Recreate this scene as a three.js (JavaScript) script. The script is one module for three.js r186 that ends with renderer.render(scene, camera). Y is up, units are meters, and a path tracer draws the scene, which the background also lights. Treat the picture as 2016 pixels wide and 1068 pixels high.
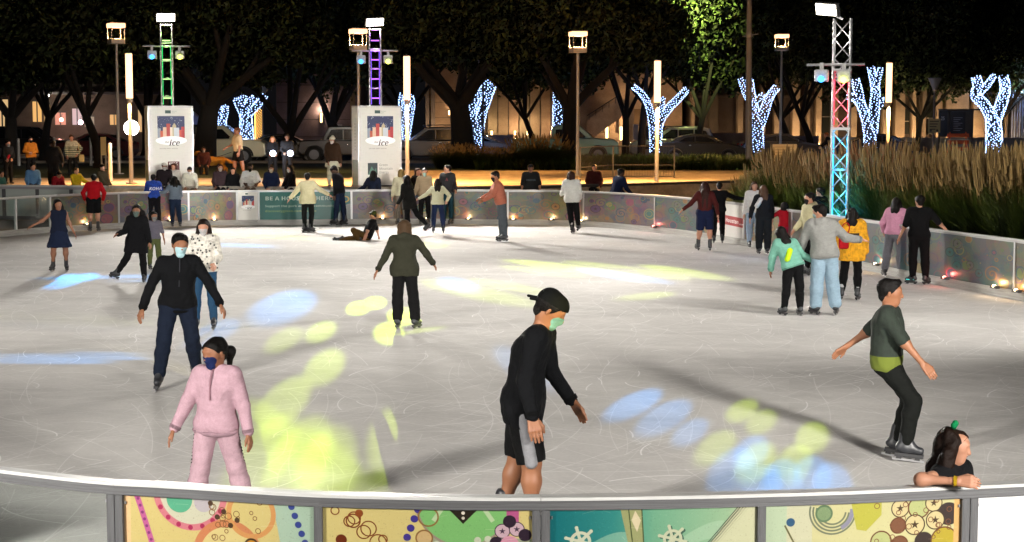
import * as THREE from 'three';
import { mergeGeometries } from 'three/addons/utils/BufferGeometryUtils.js';
import { RoundedBoxGeometry } from 'three/addons/geometries/RoundedBoxGeometry.js';
import { ImprovedNoise } from 'three/addons/math/ImprovedNoise.js';

// ---------------------------------------------------------------- camera, sky, exposure
const W = 2016, HH = 1068, FOC = 3200, HORIZON = 242, EYE = 3.05;
const PITCH = Math.atan((HH / 2 - HORIZON) / FOC);
const scene = new THREE.Scene();
const camera = new THREE.PerspectiveCamera(2 * Math.atan(HH / 2 / FOC) * 180 / Math.PI, W / HH, 0.1, 900);
camera.position.set(0, EYE, 0);
camera.rotation.x = -PITCH;
const renderer = new THREE.WebGLRenderer();
renderer.toneMapping = THREE.LinearToneMapping;
renderer.toneMappingExposure = 1.0;
renderer.shadowMap.enabled = true;
{ // clear city night sky: almost black, a little lighter towards the horizon
  const w = 64, h = 32, d = new Float32Array(w * h * 4);
  for (let j = 0; j < h; j++) for (let i = 0; i < w; i++) {
    const el = Math.max(0, Math.sin(((j + .5) / h - .5) * Math.PI)), k = 0.0022 + 0.0022 * Math.pow(1 - el, 3), o = (j * w + i) * 4;
    d[o] = k * 1.0; d[o + 1] = k * .95; d[o + 2] = k * 1.1; d[o + 3] = 1;
  }
  const t = new THREE.DataTexture(d, w, h, THREE.RGBAFormat, THREE.FloatType);
  t.mapping = THREE.EquirectangularReflectionMapping; t.magFilter = THREE.LinearFilter; t.needsUpdate = true;
  scene.background = t; scene.environment = t;
}
{ // faint moonlight
  const m = new THREE.DirectionalLight(new THREE.Color(.8, .88, 1), .012);
  m.name = 'moonlight'; m.position.set(30, 60, 25); m.target.position.set(0, 0, -30); m.castShadow = true;
  const c = m.shadow.camera; c.left = -60; c.right = 60; c.top = 60; c.bottom = -60; c.far = 250;
  scene.add(m, m.target);
}

// ---------------------------------------------------------------- lamps: numbers to tune
const LUM = { flood: 1.1, pool: 1.05, plaza: 2.7, wall: .4 };

// ---------------------------------------------------------------- helpers
const V = (x, y, z) => new THREE.Vector3(x, y, z), R = (d) => d * Math.PI / 180;
let seed_ = 7;
const rnd = () => { seed_ = (seed_ + 0x6d2b79f5) | 0; let t = Math.imul(seed_ ^ (seed_ >>> 15), 1 | seed_); t = (t + Math.imul(t ^ (t >>> 7), 61 | t)) ^ t; return ((t ^ (t >>> 14)) >>> 0) / 4294967296; };
const rr = (a, b) => a + (b - a) * rnd();
const perlin = new ImprovedNoise();
// where the ray through a photo pixel meets height h, or reaches depth z: used only to survey the place
function ray(px, py) {
  const cx = (px - W / 2) / FOC, cy = (HH / 2 - py) / FOC, c = Math.cos(PITCH), s = Math.sin(PITCH);
  return V(cx, cy * c - s, -c - cy * s);
}
const G = (px, py, h = 0) => { const d = ray(px, py), t = (h - EYE) / d.y; return V(d.x * t, h, d.z * t); };
const D = (px, py, z) => { const d = ray(px, py), t = -z / d.z; return V(d.x * t, EYE + d.y * t, -z); };

const used = new Map();
function numbered(n) { const k = used.get(n) ?? 0; used.set(n, k + 1); return k ? n + '_' + String(k).padStart(3, '0') : n; }
function tag(o, label, category, group, kind) {
  o.name = numbered(o.name); if (label) o.userData.label = label; if (category) o.userData.category = category;
  if (group) o.userData.group = group; if (kind) o.userData.kind = kind;
  scene.add(o); return o;
}
function thing(name, label, category, group, pos = V(0, 0, 0), turn = 0) {
  const o = new THREE.Group(); o.name = name; o.position.copy(pos); o.rotation.y = turn;
  return tag(o, label, category, group);
}
function part(name, geo, mat, parent, label) {
  const g = Array.isArray(geo) ? join(geo) : geo, m = new THREE.Mesh(g, mat); m.name = name; m.castShadow = m.receiveShadow = true;
  if (label) m.userData.label = label;
  if (parent) parent.add(m);
  return m;
}
function struct(name, geo, mat) { const m = part(name, geo, mat); m.userData.kind = 'structure'; return tag(m); }
function join(list) {
  const gs = list.map((g) => { g = g.index ? g.toNonIndexed() : g; for (const k of Object.keys(g.attributes)) if (!['position', 'normal', 'uv'].includes(k)) g.deleteAttribute(k); return g; });
  return gs.length === 1 ? gs[0] : mergeGeometries(gs);
}
const bx = (w, h, d, x = 0, y = 0, z = 0, ry = 0) => { const g = new THREE.BoxGeometry(w, h, d); if (ry) g.rotateY(ry); return g.translate(x, y, z); };
const rbx = (w, h, d, r, x = 0, y = 0, z = 0) => new RoundedBoxGeometry(w, h, d, 2, r).translate(x, y, z);
const cyl = (ra, rb, h, x = 0, y = 0, z = 0, n = 12) => new THREE.CylinderGeometry(rb, ra, h, n).translate(x, y, z);
const sph = (r, x = 0, y = 0, z = 0, n = 10) => new THREE.SphereGeometry(r, n, Math.max(6, n - 2)).translate(x, y, z);
function rod(a, b, ra, rb = ra, n = 8) {
  const d = b.clone().sub(a), g = new THREE.CylinderGeometry(rb, ra, d.length(), n);
  g.applyQuaternion(new THREE.Quaternion().setFromUnitVectors(V(0, 1, 0), d.normalize()));
  return g.translate((a.x + b.x) / 2, (a.y + b.y) / 2, (a.z + b.z) / 2);
}
const tubeG = (pts, r, n = 20, m = 6) => new THREE.TubeGeometry(new THREE.CatmullRomCurve3(pts), n, r, m);
function taper(pts, r0, r1, n = 14, m = 8) { // tube that narrows
  const c = new THREE.CatmullRomCurve3(pts), g = new THREE.TubeGeometry(c, n, 1, m), p = g.attributes.position, q = V(0, 0, 0);
  for (let i = 0; i <= n; i++) { c.getPointAt(i / n, q); const r = r0 + (r1 - r0) * i / n; for (let j = 0; j <= m; j++) { const k = i * (m + 1) + j; p.setXYZ(k, q.x + (p.getX(k) - q.x) * r, q.y + (p.getY(k) - q.y) * r, q.z + (p.getZ(k) - q.z) * r); } }
  return g;
}
function metreUV(g, s = 1) { // uv in metres, chosen by the way each face points
  g = g.index ? g.toNonIndexed() : g; const p = g.attributes.position, n = g.attributes.normal, u = new Float32Array(p.count * 2);
  for (let i = 0; i < p.count; i++) {
    const ax = Math.abs(n.getX(i)), ay = Math.abs(n.getY(i)), az = Math.abs(n.getZ(i));
    const [a, b] = ay > ax && ay > az ? [p.getX(i), p.getZ(i)] : ax > az ? [p.getZ(i), p.getY(i)] : [p.getX(i), p.getY(i)];
    u[i * 2] = a * s; u[i * 2 + 1] = b * s;
  }
  return g.setAttribute('uv', new THREE.BufferAttribute(u, 2));
}

// ---------------------------------------------------------------- textures
function canvas(w, h, draw) { const c = document.createElement('canvas'); c.width = w; c.height = h; draw(c.getContext('2d'), w, h); return c; }
function ctex(w, h, draw, srgb = true, rep) {
  const t = new THREE.CanvasTexture(canvas(w, h, draw)); if (srgb) t.colorSpace = THREE.SRGBColorSpace;
  t.wrapS = t.wrapT = THREE.RepeatWrapping; if (rep) t.repeat.set(...rep); return t;
}
const tileNoise = (() => { // lattice noise that tiles
  const N = 64, a = []; for (let i = 0; i < N * N; i++) a.push(rnd());
  return (x, y, per) => {
    const xi = Math.floor(x), yi = Math.floor(y), fx = x - xi, fy = y - yi, s = fx * fx * (3 - 2 * fx), t = fy * fy * (3 - 2 * fy);
    const q = (i, j) => a[(((i % per) + per) % per) + N * (((j % per) + per) % per)];
    return (q(xi, yi) * (1 - s) + q(xi + 1, yi) * s) * (1 - t) + (q(xi, yi + 1) * (1 - s) + q(xi + 1, yi + 1) * s) * t;
  };
})();
function noiseTex(n, octaves, lo, hi, rep, srgb = true, grain = 0) {
  const d = new Uint8Array(n * n * 4);
  for (let j = 0; j < n; j++) for (let i = 0; i < n; i++) {
    let v = 0, w = 0; for (const [per, amp] of octaves) { v += amp * tileNoise(i / n * per, j / n * per, per); w += amp; }
    v = v / w + grain * (rnd() - .5); v = Math.min(1, Math.max(0, v));
    for (let c = 0; c < 3; c++) d[(j * n + i) * 4 + c] = 255 * (lo[c] + (hi[c] - lo[c]) * v); d[(j * n + i) * 4 + 3] = 255;
  }
  const t = new THREE.DataTexture(d, n, n); t.magFilter = THREE.LinearFilter; t.wrapS = t.wrapT = THREE.RepeatWrapping; t.needsUpdate = true;
  if (srgb) t.colorSpace = THREE.SRGBColorSpace; if (rep) t.repeat.set(rep, rep); return t;
}
const grainTex = noiseTex(256, [[6, 1], [16, .8], [48, .7]], [.72, .72, .72], [1, 1, 1], 1, true, .25);
const bumpTex = noiseTex(256, [[8, 1], [24, .8], [60, .6]], [0, 0, 0], [1, 1, 1], 1, false, .3);
const clothBump = noiseTex(256, [[5, 1.4], [11, 1], [40, .4]], [0, 0, 0], [1, 1, 1], 2.2, false, .15);
const clothTint = noiseTex(256, [[6, .6], [20, .8], [60, .8]], [.86, .86, .86], [1, 1, 1], 2.5, true, .35);
const lin = (r, g, b) => new THREE.Color().setRGB(r, g, b);
const std = (o) => new THREE.MeshStandardMaterial(o), phy = (o) => new THREE.MeshPhysicalMaterial(o);
const M = {
  alu: std({ color: lin(.42, .42, .43), metalness: .75, roughness: .42 }),
  rail: std({ color: lin(.14, .14, .148), metalness: .2, roughness: .5, map: grainTex, bumpMap: bumpTex, bumpScale: .001 }),
  white: std({ color: lin(.74, .74, .73), roughness: .38, map: grainTex }),
  kick: std({ color: lin(.5, .49, .46), roughness: .5, map: grainTex }),
  black: std({ color: lin(.018, .018, .02), roughness: .55 }),
  dark: std({ color: lin(.05, .05, .055), roughness: .6 }),
  pole: std({ color: lin(.33, .32, .3), metalness: .3, roughness: .5 }),
  steel: std({ color: lin(.6, .6, .62), metalness: .9, roughness: .3 }),
  glass: phy({ color: lin(.9, .93, .92), transmission: 1, thickness: 0, roughness: .06, ior: 1.45 }),
  bark: std({ color: lin(.013, .011, .009), roughness: .95, bumpMap: bumpTex, bumpScale: .03 }),
  leaf: std({ color: lin(.04, .066, .016), roughness: .75, side: THREE.DoubleSide }),
  tyre: std({ color: lin(.015, .015, .015), roughness: .85 }),
};
const glow = (r, g, b, k) => std({ color: lin(.02, .02, .02), emissive: lin(r, g, b), emissiveIntensity: k, roughness: .5 });
function spot(name, from, to, color, I, angle, pen, rad, parent) {
  const l = new THREE.SpotLight(color, I, 0, angle, pen, 2); l.name = name; l.castShadow = true; l.shadow.radius = rad / .02;
  if (parent) { parent.updateMatrixWorld(true); l.position.copy(parent.worldToLocal(from.clone())); l.target.position.copy(parent.worldToLocal(to.clone())); parent.add(l, l.target); }
  else { l.position.copy(from); l.target.position.copy(to); scene.add(l, l.target); }
  return l;
}
function bulb(name, at, color, I, rad, parent) {
  const l = new THREE.PointLight(color, I, 0, 2); l.name = name; l.castShadow = true; l.shadow.radius = rad / .02; l.position.copy(at); (parent ?? scene).add(l); return l;
}
// ---------------------------------------------------------------- ground, ice, plaza, road
const PLAZA = .95;
const nearPx = [[-420, 868], [-200, 897], [0, 922], [215, 946], [347, 953], [486, 962], [600, 969], [868, 976], [1064, 977], [1308, 974], [1560, 968], [1680, 964], [1832, 957], [2016, 949], [2200, 936], [2420, 912]];
const farPx = [[-330, 500], [-150, 480], [0, 467], [72, 460], [231, 450], [375, 445], [592, 443], [765, 441.5], [877, 441.5], [1000, 443], [1069, 443], [1153, 446.5], [1218, 451], [1349, 465], [1439, 479], [1540, 498], [1703, 531], [1831, 558], [2014, 593], [2150, 622]];
const nearCurve = new THREE.CatmullRomCurve3(nearPx.map(([x, y]) => G(x, y, 1.07).setY(0)));
const farCurve = new THREE.CatmullRomCurve3(farPx.map(([x, y]) => G(x, y, 0)));
const fL = farCurve.getPoint(0), fR = farCurve.getPoint(1), nL = nearCurve.getPoint(0), nR = nearCurve.getPoint(1);
const rightCurve = new THREE.CatmullRomCurve3([fR, V(10.7, 0, -21), V(10.4, 0, -16), V(8, 0, -11.5), nR]);
const leftCurve = new THREE.CatmullRomCurve3([nL, V(-10, 0, -13.5), V(-16, 0, -20), V(-18.5, 0, -28), V(-18.5, 0, -36), fL]);
const loop = [...farCurve.getPoints(80), ...rightCurve.getPoints(20).slice(1), ...nearCurve.getPoints(60).reverse().slice(1), ...leftCurve.getPoints(24).slice(1)];

// skate-cut ice: colour with scraped white lines, and the same lines as relief
const scratch = [];
for (let i = 0; i < 1050; i++) {
  const r = i % 5 === 0 ? rr(.5, 1.6) : rr(2.5, 14), a0 = rr(0, 6.28), len = i % 5 === 0 ? rr(.25, .9) : rr(.6, 3.2), x = rr(0, 10), y = rr(0, 10), w = i % 5 === 0 ? rr(.008, .018) : rr(.004, .01), al = i % 5 === 0 ? rr(.45, 1) : rr(.12, .7);
  scratch.push([x - r * Math.cos(a0), y - r * Math.sin(a0), r, a0, a0 + len / r, w, al]);
}
function scratches(c, n, colour) {
  c.lineCap = 'round';
  for (const [x, y, r, a, b, w, al] of scratch) for (const dx of [-10, 0, 10]) for (const dy of [-10, 0, 10]) {
    const k = n / 10, mx = (x + r * Math.cos((a + b) / 2) + dx), my = (y + r * Math.sin((a + b) / 2) + dy);
    if (mx < -3 || mx > 13 || my < -3 || my > 13) continue;
    c.globalAlpha = al; c.strokeStyle = colour; c.lineWidth = Math.max(.8, w * k); c.beginPath(); c.arc((x + dx) * k, (y + dy) * k, r * k, a, b); c.stroke();
  }
  c.globalAlpha = 1;
}
const iceNoise = canvas(512, 512, (c, w) => { const im = c.createImageData(w, w); for (let j = 0; j < w; j++) for (let i = 0; i < w; i++) { let v = .32 * tileNoise(i / w * 5, j / w * 5, 5) + .24 * tileNoise(i / w * 6, j / w * 40, 40) + .3 * tileNoise(i / w * 14, j / w * 14, 14) + .2 * tileNoise(i / w * 50, j / w * 50, 50); v = 190 + 42 * v + 9 * (rnd() - .5); const o = (j * w + i) * 4; im.data[o] = v; im.data[o + 1] = v * .995; im.data[o + 2] = v * .985; im.data[o + 3] = 255; } c.putImageData(im, 0, 0); });
const iceMap = ctex(2048, 2048, (c, n) => { c.drawImage(iceNoise, 0, 0, n, n); scratches(c, n, '#ffffff'); });
const iceBump = ctex(2048, 2048, (c, n) => { c.fillStyle = '#707070'; c.fillRect(0, 0, n, n); for (let i = 0; i < 9000; i++) { const v = 90 + Math.floor(rnd() * 60); c.fillStyle = `rgba(${v},${v},${v},.4)`; c.fillRect(rnd() * n, rnd() * n, rr(6, 60), rr(1, 3)); } scratches(c, n, '#e8e8e8'); }, false);
M.ice = phy({ color: lin(.8, .78, .77), map: iceMap, bumpMap: iceBump, bumpScale: .003, roughness: .8, ior: 1.31, specularIntensity: .06 });
{
  const s = new THREE.Shape(loop.map((p) => new THREE.Vector2(p.x, -p.z)));
  const g = new THREE.ShapeGeometry(s).rotateX(-Math.PI / 2), p = g.attributes.position, u = g.attributes.uv;
  for (let i = 0; i < p.count; i++) u.setXY(i, (p.getX(i) * .985 + p.getZ(i) * .17) / 10, (p.getZ(i) * .985 - p.getX(i) * .17) / 10);
  struct('ice', g, M.ice);
}
const paveTex = noiseTex(512, [[5, 1], [14, 1], [50, .8]], [.62, .6, .57], [1, .98, .95], 1, true, .3);
M.basin = std({ color: lin(.05, .048, .045), roughness: .9, map: paveTex });
{ const g = metreUV(new THREE.PlaneGeometry(900, 900).rotateX(-Math.PI / 2).translate(0, -.1, 0), .25); struct('ground', g, M.basin); }
// the plaza lies almost a metre above the ice; its edge runs just behind the far boards
const edge = [[-80, 54], [-24, 53.4], [-20, 53.2], [-2.9, 50.9], [.5, 52], [8, 57.5], [12, 60], [34, 63], [90, 64]];
const edgeZ = (x) => { for (let i = 1; i < edge.length; i++) if (x < edge[i][0]) { const [a, b] = [edge[i - 1], edge[i]]; return a[1] + (b[1] - a[1]) * (x - a[0]) / (b[0] - a[0]); } return 64; };
M.pave = std({ color: lin(.5, .41, .29), roughness: .85, map: paveTex, bumpMap: bumpTex, bumpScale: .004 });
M.stone = std({ color: lin(.46, .43, .39), roughness: .8, map: paveTex, bumpMap: bumpTex, bumpScale: .004 });
{
  const poly = [...edge, [90, 300], [-80, 300]], s = new THREE.Shape(poly.map(([x, z]) => new THREE.Vector2(x, z)));
  const g = new THREE.ExtrudeGeometry(s, { depth: PLAZA + .1, bevelEnabled: false }).rotateX(-Math.PI / 2).scale(1, 1, 1).translate(0, -.1, 0);
  struct('plaza', metreUV(g, .3), M.pave);
  // cope stones along the edge, one by one
  for (let i = 1; i < edge.length; i++) {
    const [a, b] = [edge[i - 1], edge[i]], L = Math.hypot(b[0] - a[0], b[1] - a[1]), n = Math.round(L / 1.5), t = Math.atan2(b[1] - a[1], b[0] - a[0]);
    for (let k = 0; k < n; k++) {
      const x = a[0] + (b[0] - a[0]) * (k + .5) / n, z = a[1] + (b[1] - a[1]) * (k + .5) / n; if (x < -18 || x > 9) continue;
      const m = part('stone', rbx(L / n - .015, .09, .62, .012), x < -2.2 ? M.stone : M.basin, scene.getObjectByName('plaza'));
      m.position.set(x, PLAZA + .045 + rr(-.004, .004), -z - .24); m.rotation.y = t;
    }
  }
}
const lawnTex = noiseTex(512, [[7, 1], [24, 1], [60, 1]], [.5, .55, .4], [1, 1, .9], 1, true, .5);
M.lawn = std({ color: lin(.022, .05, .018), roughness: .95, map: lawnTex, bumpMap: bumpTex, bumpScale: .05 });
M.asphalt = std({ color: lin(.05, .05, .05), roughness: .8, map: paveTex });
const slab = (x0, x1, z0, z1, y) => metreUV(new THREE.PlaneGeometry(x1 - x0, z1 - z0).rotateX(-Math.PI / 2).translate((x0 + x1) / 2, y, -(z0 + z1) / 2), .4);
struct('lawn', slab(-80, -6.2, 62, 84.6, PLAZA + .006), M.lawn);
struct('lawn', slab(-6, 80, 72, 84.6, PLAZA + .006), M.lawn);
struct('kerb', [bx(170, .13, .25, 5, PLAZA + .065, -84.8)], M.stone);
struct('road', slab(-80, 90, 84.93, 97, PLAZA + .005), M.asphalt);
for (let k = 0; k < 12; k++) struct('road_marking', slab(-34 + k * 6.4, -33.85 + k * 6.4, 85.2, 90.6, PLAZA + .009), M.white);
struct('kerb', [bx(170, .14, .25, 5, PLAZA + .07, -97.15)], M.stone);
// grass blades of the verge: nobody could count them
function tuft(n, h, spread, lean, w, seedling = 0) {
  const pos = [], nor = [];
  for (let i = 0; i < n; i++) {
    const a = rr(0, 6.28), r = spread * Math.sqrt(rnd()), x = r * Math.cos(a), z = r * Math.sin(a), hh = h * rr(.6, 1.1), l = lean * rr(.3, 1.2), la = a + rr(-.6, .6), ww = w * rr(.7, 1.3), dx = Math.cos(a + 1.57) * ww, dz = Math.sin(a + 1.57) * ww;
    const mx = x + Math.cos(la) * l * .35, mz = z + Math.sin(la) * l * .35, tx = x + Math.cos(la) * l, tz = z + Math.sin(la) * l, my = hh * .62, ty = hh * (1 - .12 * l);
    pos.push(x - dx, 0, z - dz, x + dx, 0, z + dz, mx + dx * .8, my, mz + dz * .8, x - dx, 0, z - dz, mx + dx * .8, my, mz + dz * .8, mx - dx * .8, my, mz - dz * .8, mx - dx * .8, my, mz - dz * .8, mx + dx * .8, my, mz + dz * .8, tx, ty, tz);
    for (let k = 0; k < 9; k++) nor.push(Math.cos(a) * .8, .6, Math.sin(a) * .8);
  }
  const g = new THREE.BufferGeometry(); g.setAttribute('position', new THREE.Float32BufferAttribute(pos, 3)); g.setAttribute('normal', new THREE.Float32BufferAttribute(nor, 3));
  g.setAttribute('uv', new THREE.Float32BufferAttribute(new Float32Array(pos.length / 3 * 2), 2)); return g;
}
M.blade = std({ color: lin(.1, .19, .035), roughness: .7, side: THREE.DoubleSide });
function scatter(name, geo, mat, n, place) {
  const im = new THREE.InstancedMesh(geo, mat, n), o = new THREE.Object3D(), c = new THREE.Color(); im.name = name;
  for (let i = 0; i < n; i++) { const k = place(o, i, c); o.updateMatrix(); im.setMatrixAt(i, o.matrix); if (k) im.setColorAt(i, c); }
  im.castShadow = im.receiveShadow = true; return im;
}
{
  const g = tuft(26, .42, .22, .22, .012);
  const v = scatter('verge_grass', g, M.blade, 2600, (o, i, c) => { const x = rr(-1.5, 24), z = rr(72.3, 83); o.position.set(x, PLAZA, -z); o.rotation.set(0, rr(0, 6), 0); o.scale.setScalar(rr(.7, 1.5)); const k = rr(.6, 1.25); c.setRGB(k * rr(.8, 1.2), k, k); return true; });
  tag(v, 'bright green grass verge between plaza paving and parked cars', 'grass', null, 'stuff');
}

// ---------------------------------------------------------------- printed boards
const CF = (s) => `bold ${s}px sans-serif`;
const pal = ['#c9b86a', '#b8607a', '#3f8f8c', '#6e4f8a', '#c98a4a', '#7fa05a', '#8c8a86', '#2c5f80'];
function blot(c, w, h, base, n) { c.fillStyle = base; c.fillRect(0, 0, w, h); for (let i = 0; i < n; i++) { c.globalAlpha = .2; c.fillStyle = pal[Math.floor(rnd() * pal.length)]; c.beginPath(); c.ellipse(rnd() * w, rnd() * h, rr(.03, .14) * w, rr(.05, .3) * h, rnd() * 3, 0, 7); c.fill(); } c.globalAlpha = 1; }
const ring = (c, x, y, r, st, lw, fill) => { c.beginPath(); c.arc(x, y, r, 0, 7); if (fill) { c.fillStyle = fill; c.fill(); } if (st) { c.strokeStyle = st; c.lineWidth = lw; c.stroke(); } };
function starDisc(c, x, y, r, line, fill) { ring(c, x, y, r, line, r * .12, fill); c.fillStyle = line; c.beginPath(); for (let k = 0; k < 10; k++) { const a = k * Math.PI / 5, q = k % 2 ? r * .18 : r * .48; c.lineTo(x + q * Math.sin(a), y - q * Math.cos(a)); } c.fill(); }
function flake(c, x, y, r, col) { c.strokeStyle = col; c.fillStyle = col; c.lineWidth = r * .13; ring(c, x, y, r * .62, col, r * .22); for (let k = 0; k < 6; k++) { const a = k * Math.PI / 3 + .25; c.beginPath(); c.moveTo(x, y); c.lineTo(x + r * Math.cos(a), y + r * Math.sin(a)); c.stroke(); c.beginPath(); c.arc(x + r * 1.02 * Math.cos(a), y + r * 1.02 * Math.sin(a), r * .13, 0, 7); c.fill(); } ring(c, x, y, r * .22, col, r * .1); }
function wear(c, w, h) { for (let k = 0; k < 5200; k++) { const v = rnd() < .5 ? 255 : 20; c.fillStyle = `rgba(${v},${v},${v},${rr(.02, .1)})`; c.fillRect(rnd() * w, rnd() * h, rr(1, 7), rr(1, 7)); } c.strokeStyle = 'rgba(240,240,235,.35)'; for (let k = 0; k < 26; k++) { c.lineWidth = rr(.8, 2.4); c.beginPath(); const x = rnd() * w, y = rnd() * h; c.moveTo(x, y); c.lineTo(x + rr(-90, 90), y + rr(-24, 24)); c.stroke(); } }
const artA = ctex(1024, 832, (c, w, h) => {
  c.fillStyle = '#cfc58a'; c.fillRect(0, 0, w, h); c.fillStyle = '#a8c8c0'; c.beginPath(); c.moveTo(800, 0); c.bezierCurveTo(880, 260, 860, 500, 790, h); c.lineTo(w, h); c.lineTo(w, 0); c.fill();
  c.fillStyle = '#e8c6a0'; c.fillRect(0, 0, 34, h);
  c.strokeStyle = '#c065a8'; c.lineWidth = 30; c.beginPath(); c.moveTo(70, 0); c.quadraticCurveTo(110, 120, 150, 260); c.quadraticCurveTo(200, 420, 120, 620); c.stroke();
  for (let k = 0; k < 9; k++) ring(c, 76 + k * 11, 16 + k * 36, 8, null, 0, '#7d2f7c');
  ring(c, 360, -30, 185, '#cf7f95', 34, '#c9cfc4'); ring(c, 300, 10, 70, null, 0, '#58b096'); ring(c, 430, 20, 50, null, 0, '#b9b8cc');
  for (let k = 0; k < 7; k++) ring(c, 360 + 185 * Math.cos(.5 + k * .36), -30 + 185 * Math.sin(.5 + k * .36), 13, null, 0, '#a8275e');
  ring(c, 560, 290, 170, '#c98560', 40, '#d6cc96'); ring(c, 560, 290, 60, null, 0, '#c9906c'); ring(c, 690, 60, 120, '#cf9a62', 26); ring(c, 690, 230, 36, '#3d2b16', 10, '#c28b30');
  for (let k = 0; k < 22; k++) { const x = rr(470, 760), y = rr(-10, 240); ring(c, x, y, rr(8, 18), '#7d5a34', 4); }
  for (let k = 0; k < 5; k++) ring(c, 470 + k * 36, 20 + (k % 2) * 50 + k * 20, 14, null, 0, '#4a3420');
  for (let k = 0; k < 8; k++) ring(c, 905 + k * 17, 10 + k * 46, 17, null, 0, '#34459c');
  for (let k = 0; k < 40; k++) ring(c, rr(40, 1000), rr(300, 820), rr(14, 70), pal[k % 8], 8); wear(c, w, h);
});
const artB = ctex(1024, 832, (c, w, h) => {
  c.fillStyle = '#d2c98e'; c.fillRect(0, 0, w, h); c.fillStyle = '#9aa898'; c.beginPath(); c.moveTo(430, h); c.quadraticCurveTo(380, 150, 560, 130); c.lineTo(w, 150); c.lineTo(w, h); c.fill();
  ring(c, 690, -40, 230, null, 0, '#7cc07c'); ring(c, 690, -40, 230, '#9a8f8a', 12); c.fillStyle = '#2a2620'; c.beginPath(); c.moveTo(620, 0); c.lineTo(690, 74); c.lineTo(760, 0); c.fill(); ring(c, 690, 18, 9, null, 0, '#ddd'); ring(c, 690, 44, 8, null, 0, '#ddd');
  c.strokeStyle = '#b8d8b8'; c.lineWidth = 22; for (const s of [-1, 1]) { c.beginPath(); c.moveTo(690 + s * 105, 0); c.lineTo(690 + s * 145, 60); c.stroke(); }
  for (let k = 0; k < 9; k++) { const x = 60 + (k * 71) % 260, y = 20 + (k * 53) % 230; ring(c, x, y, 20 + (k * 7) % 24, '#7a3f1c', 6); } ring(c, 90, 170, 28, null, 0, '#6a2e14'); ring(c, 150, 70, 34, '#7a3f1c', 7); ring(c, 180, 30, 20, null, 0, '#8a4a24');
  for (let k = 0; k < 8; k++) ring(c, 470 - k * 18, 4 + k * 48, 19, null, 0, '#42389a');
  ring(c, 520, 40, 48, '#8d6a40', 8); ring(c, 500, 150, 40, '#8d6a40', 8, '#cbb48a');
  for (let k = 0; k < 9; k++) ring(c, 560 + k * 50, 180 + 30 * Math.sin(k), 17, null, 0, '#c4d0c8');
  c.fillStyle = '#b45a98'; c.fillRect(900, 0, 60, 90);
  for (const [x, y, f] of [[880, 110, 0], [950, 100, 0], [915, 60, 1], [850, 170, 1], [990, 130, 1], [830, 230, 0], [990, 210, 0], [900, 240, 1]]) f ? ring(c, x, y, 32, null, 0, '#2e2236') : starDisc(c, x, y, 36, '#3c2c48', '#c9b2cc'); ring(c, 915, 180, 46, null, 0, '#cf96bb');
  for (let k = 0; k < 40; k++) ring(c, rr(20, 1000), rr(300, 820), rr(14, 60), pal[k % 8], 8); wear(c, w, h);
});
const artC = ctex(1024, 832, (c, w, h) => {
  const g = c.createLinearGradient(0, 0, w, 0); g.addColorStop(0, '#0f6f80'); g.addColorStop(.3, '#2f8a8f'); g.addColorStop(.5, '#6fae98'); g.addColorStop(.85, '#94bda2'); g.addColorStop(1, '#b8c8b0'); c.fillStyle = g; c.fillRect(0, 0, w, h);
  c.fillStyle = 'rgba(170,205,190,.55)'; c.beginPath(); c.moveTo(180, 190); c.quadraticCurveTo(330, 90, 400, 130); c.lineTo(400, 260); c.quadraticCurveTo(300, 180, 180, 240); c.fill(); c.beginPath(); c.moveTo(560, 220); c.quadraticCurveTo(760, 60, 860, 70); c.lineTo(820, 160); c.quadraticCurveTo(700, 160, 560, 300); c.fill();
  c.fillStyle = '#9aa47a'; c.beginPath(); c.moveTo(345, 0); c.lineTo(450, 0); c.lineTo(470, 300); c.lineTo(410, 300); c.fill(); c.fillStyle = '#d8d2bc'; c.beginPath(); c.moveTo(418, 10); c.lineTo(446, 60); c.lineTo(428, 120); c.lineTo(400, 60); c.fill(); c.strokeStyle = '#4a5a3a'; c.lineWidth = 6; c.beginPath(); c.moveTo(450, 0); c.lineTo(468, 300); c.moveTo(385, 0); c.lineTo(420, 300); c.stroke();
  flake(c, 150, 165, 72, '#c8d2c6'); flake(c, 612, 165, 66, '#2f5a52'); flake(c, 604, 158, 66, '#c2cdbc');
  c.fillStyle = '#c6cfb8'; c.beginPath(); c.moveTo(w, 0); c.lineTo(930, 0); c.lineTo(700, 300); c.lineTo(w, 300); c.fill();
  c.fillStyle = '#2a2f2c'; for (let k = 0; k < 60; k++) for (let j = 0; j < 9; j++) { const x = 925 - k * 4.6 + j * 8, y = k * 5.6 + (j % 2) * 4; c.globalAlpha = 1 - j * .1; c.fillRect(x, y, 5.5 - j * .5, 5.5 - j * .5); } c.globalAlpha = 1;
  for (let k = 0; k < 30; k++) flake(c, rr(20, 1000), rr(340, 820), rr(14, 50), '#bcd0c8'); wear(c, w, h);
});
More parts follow.
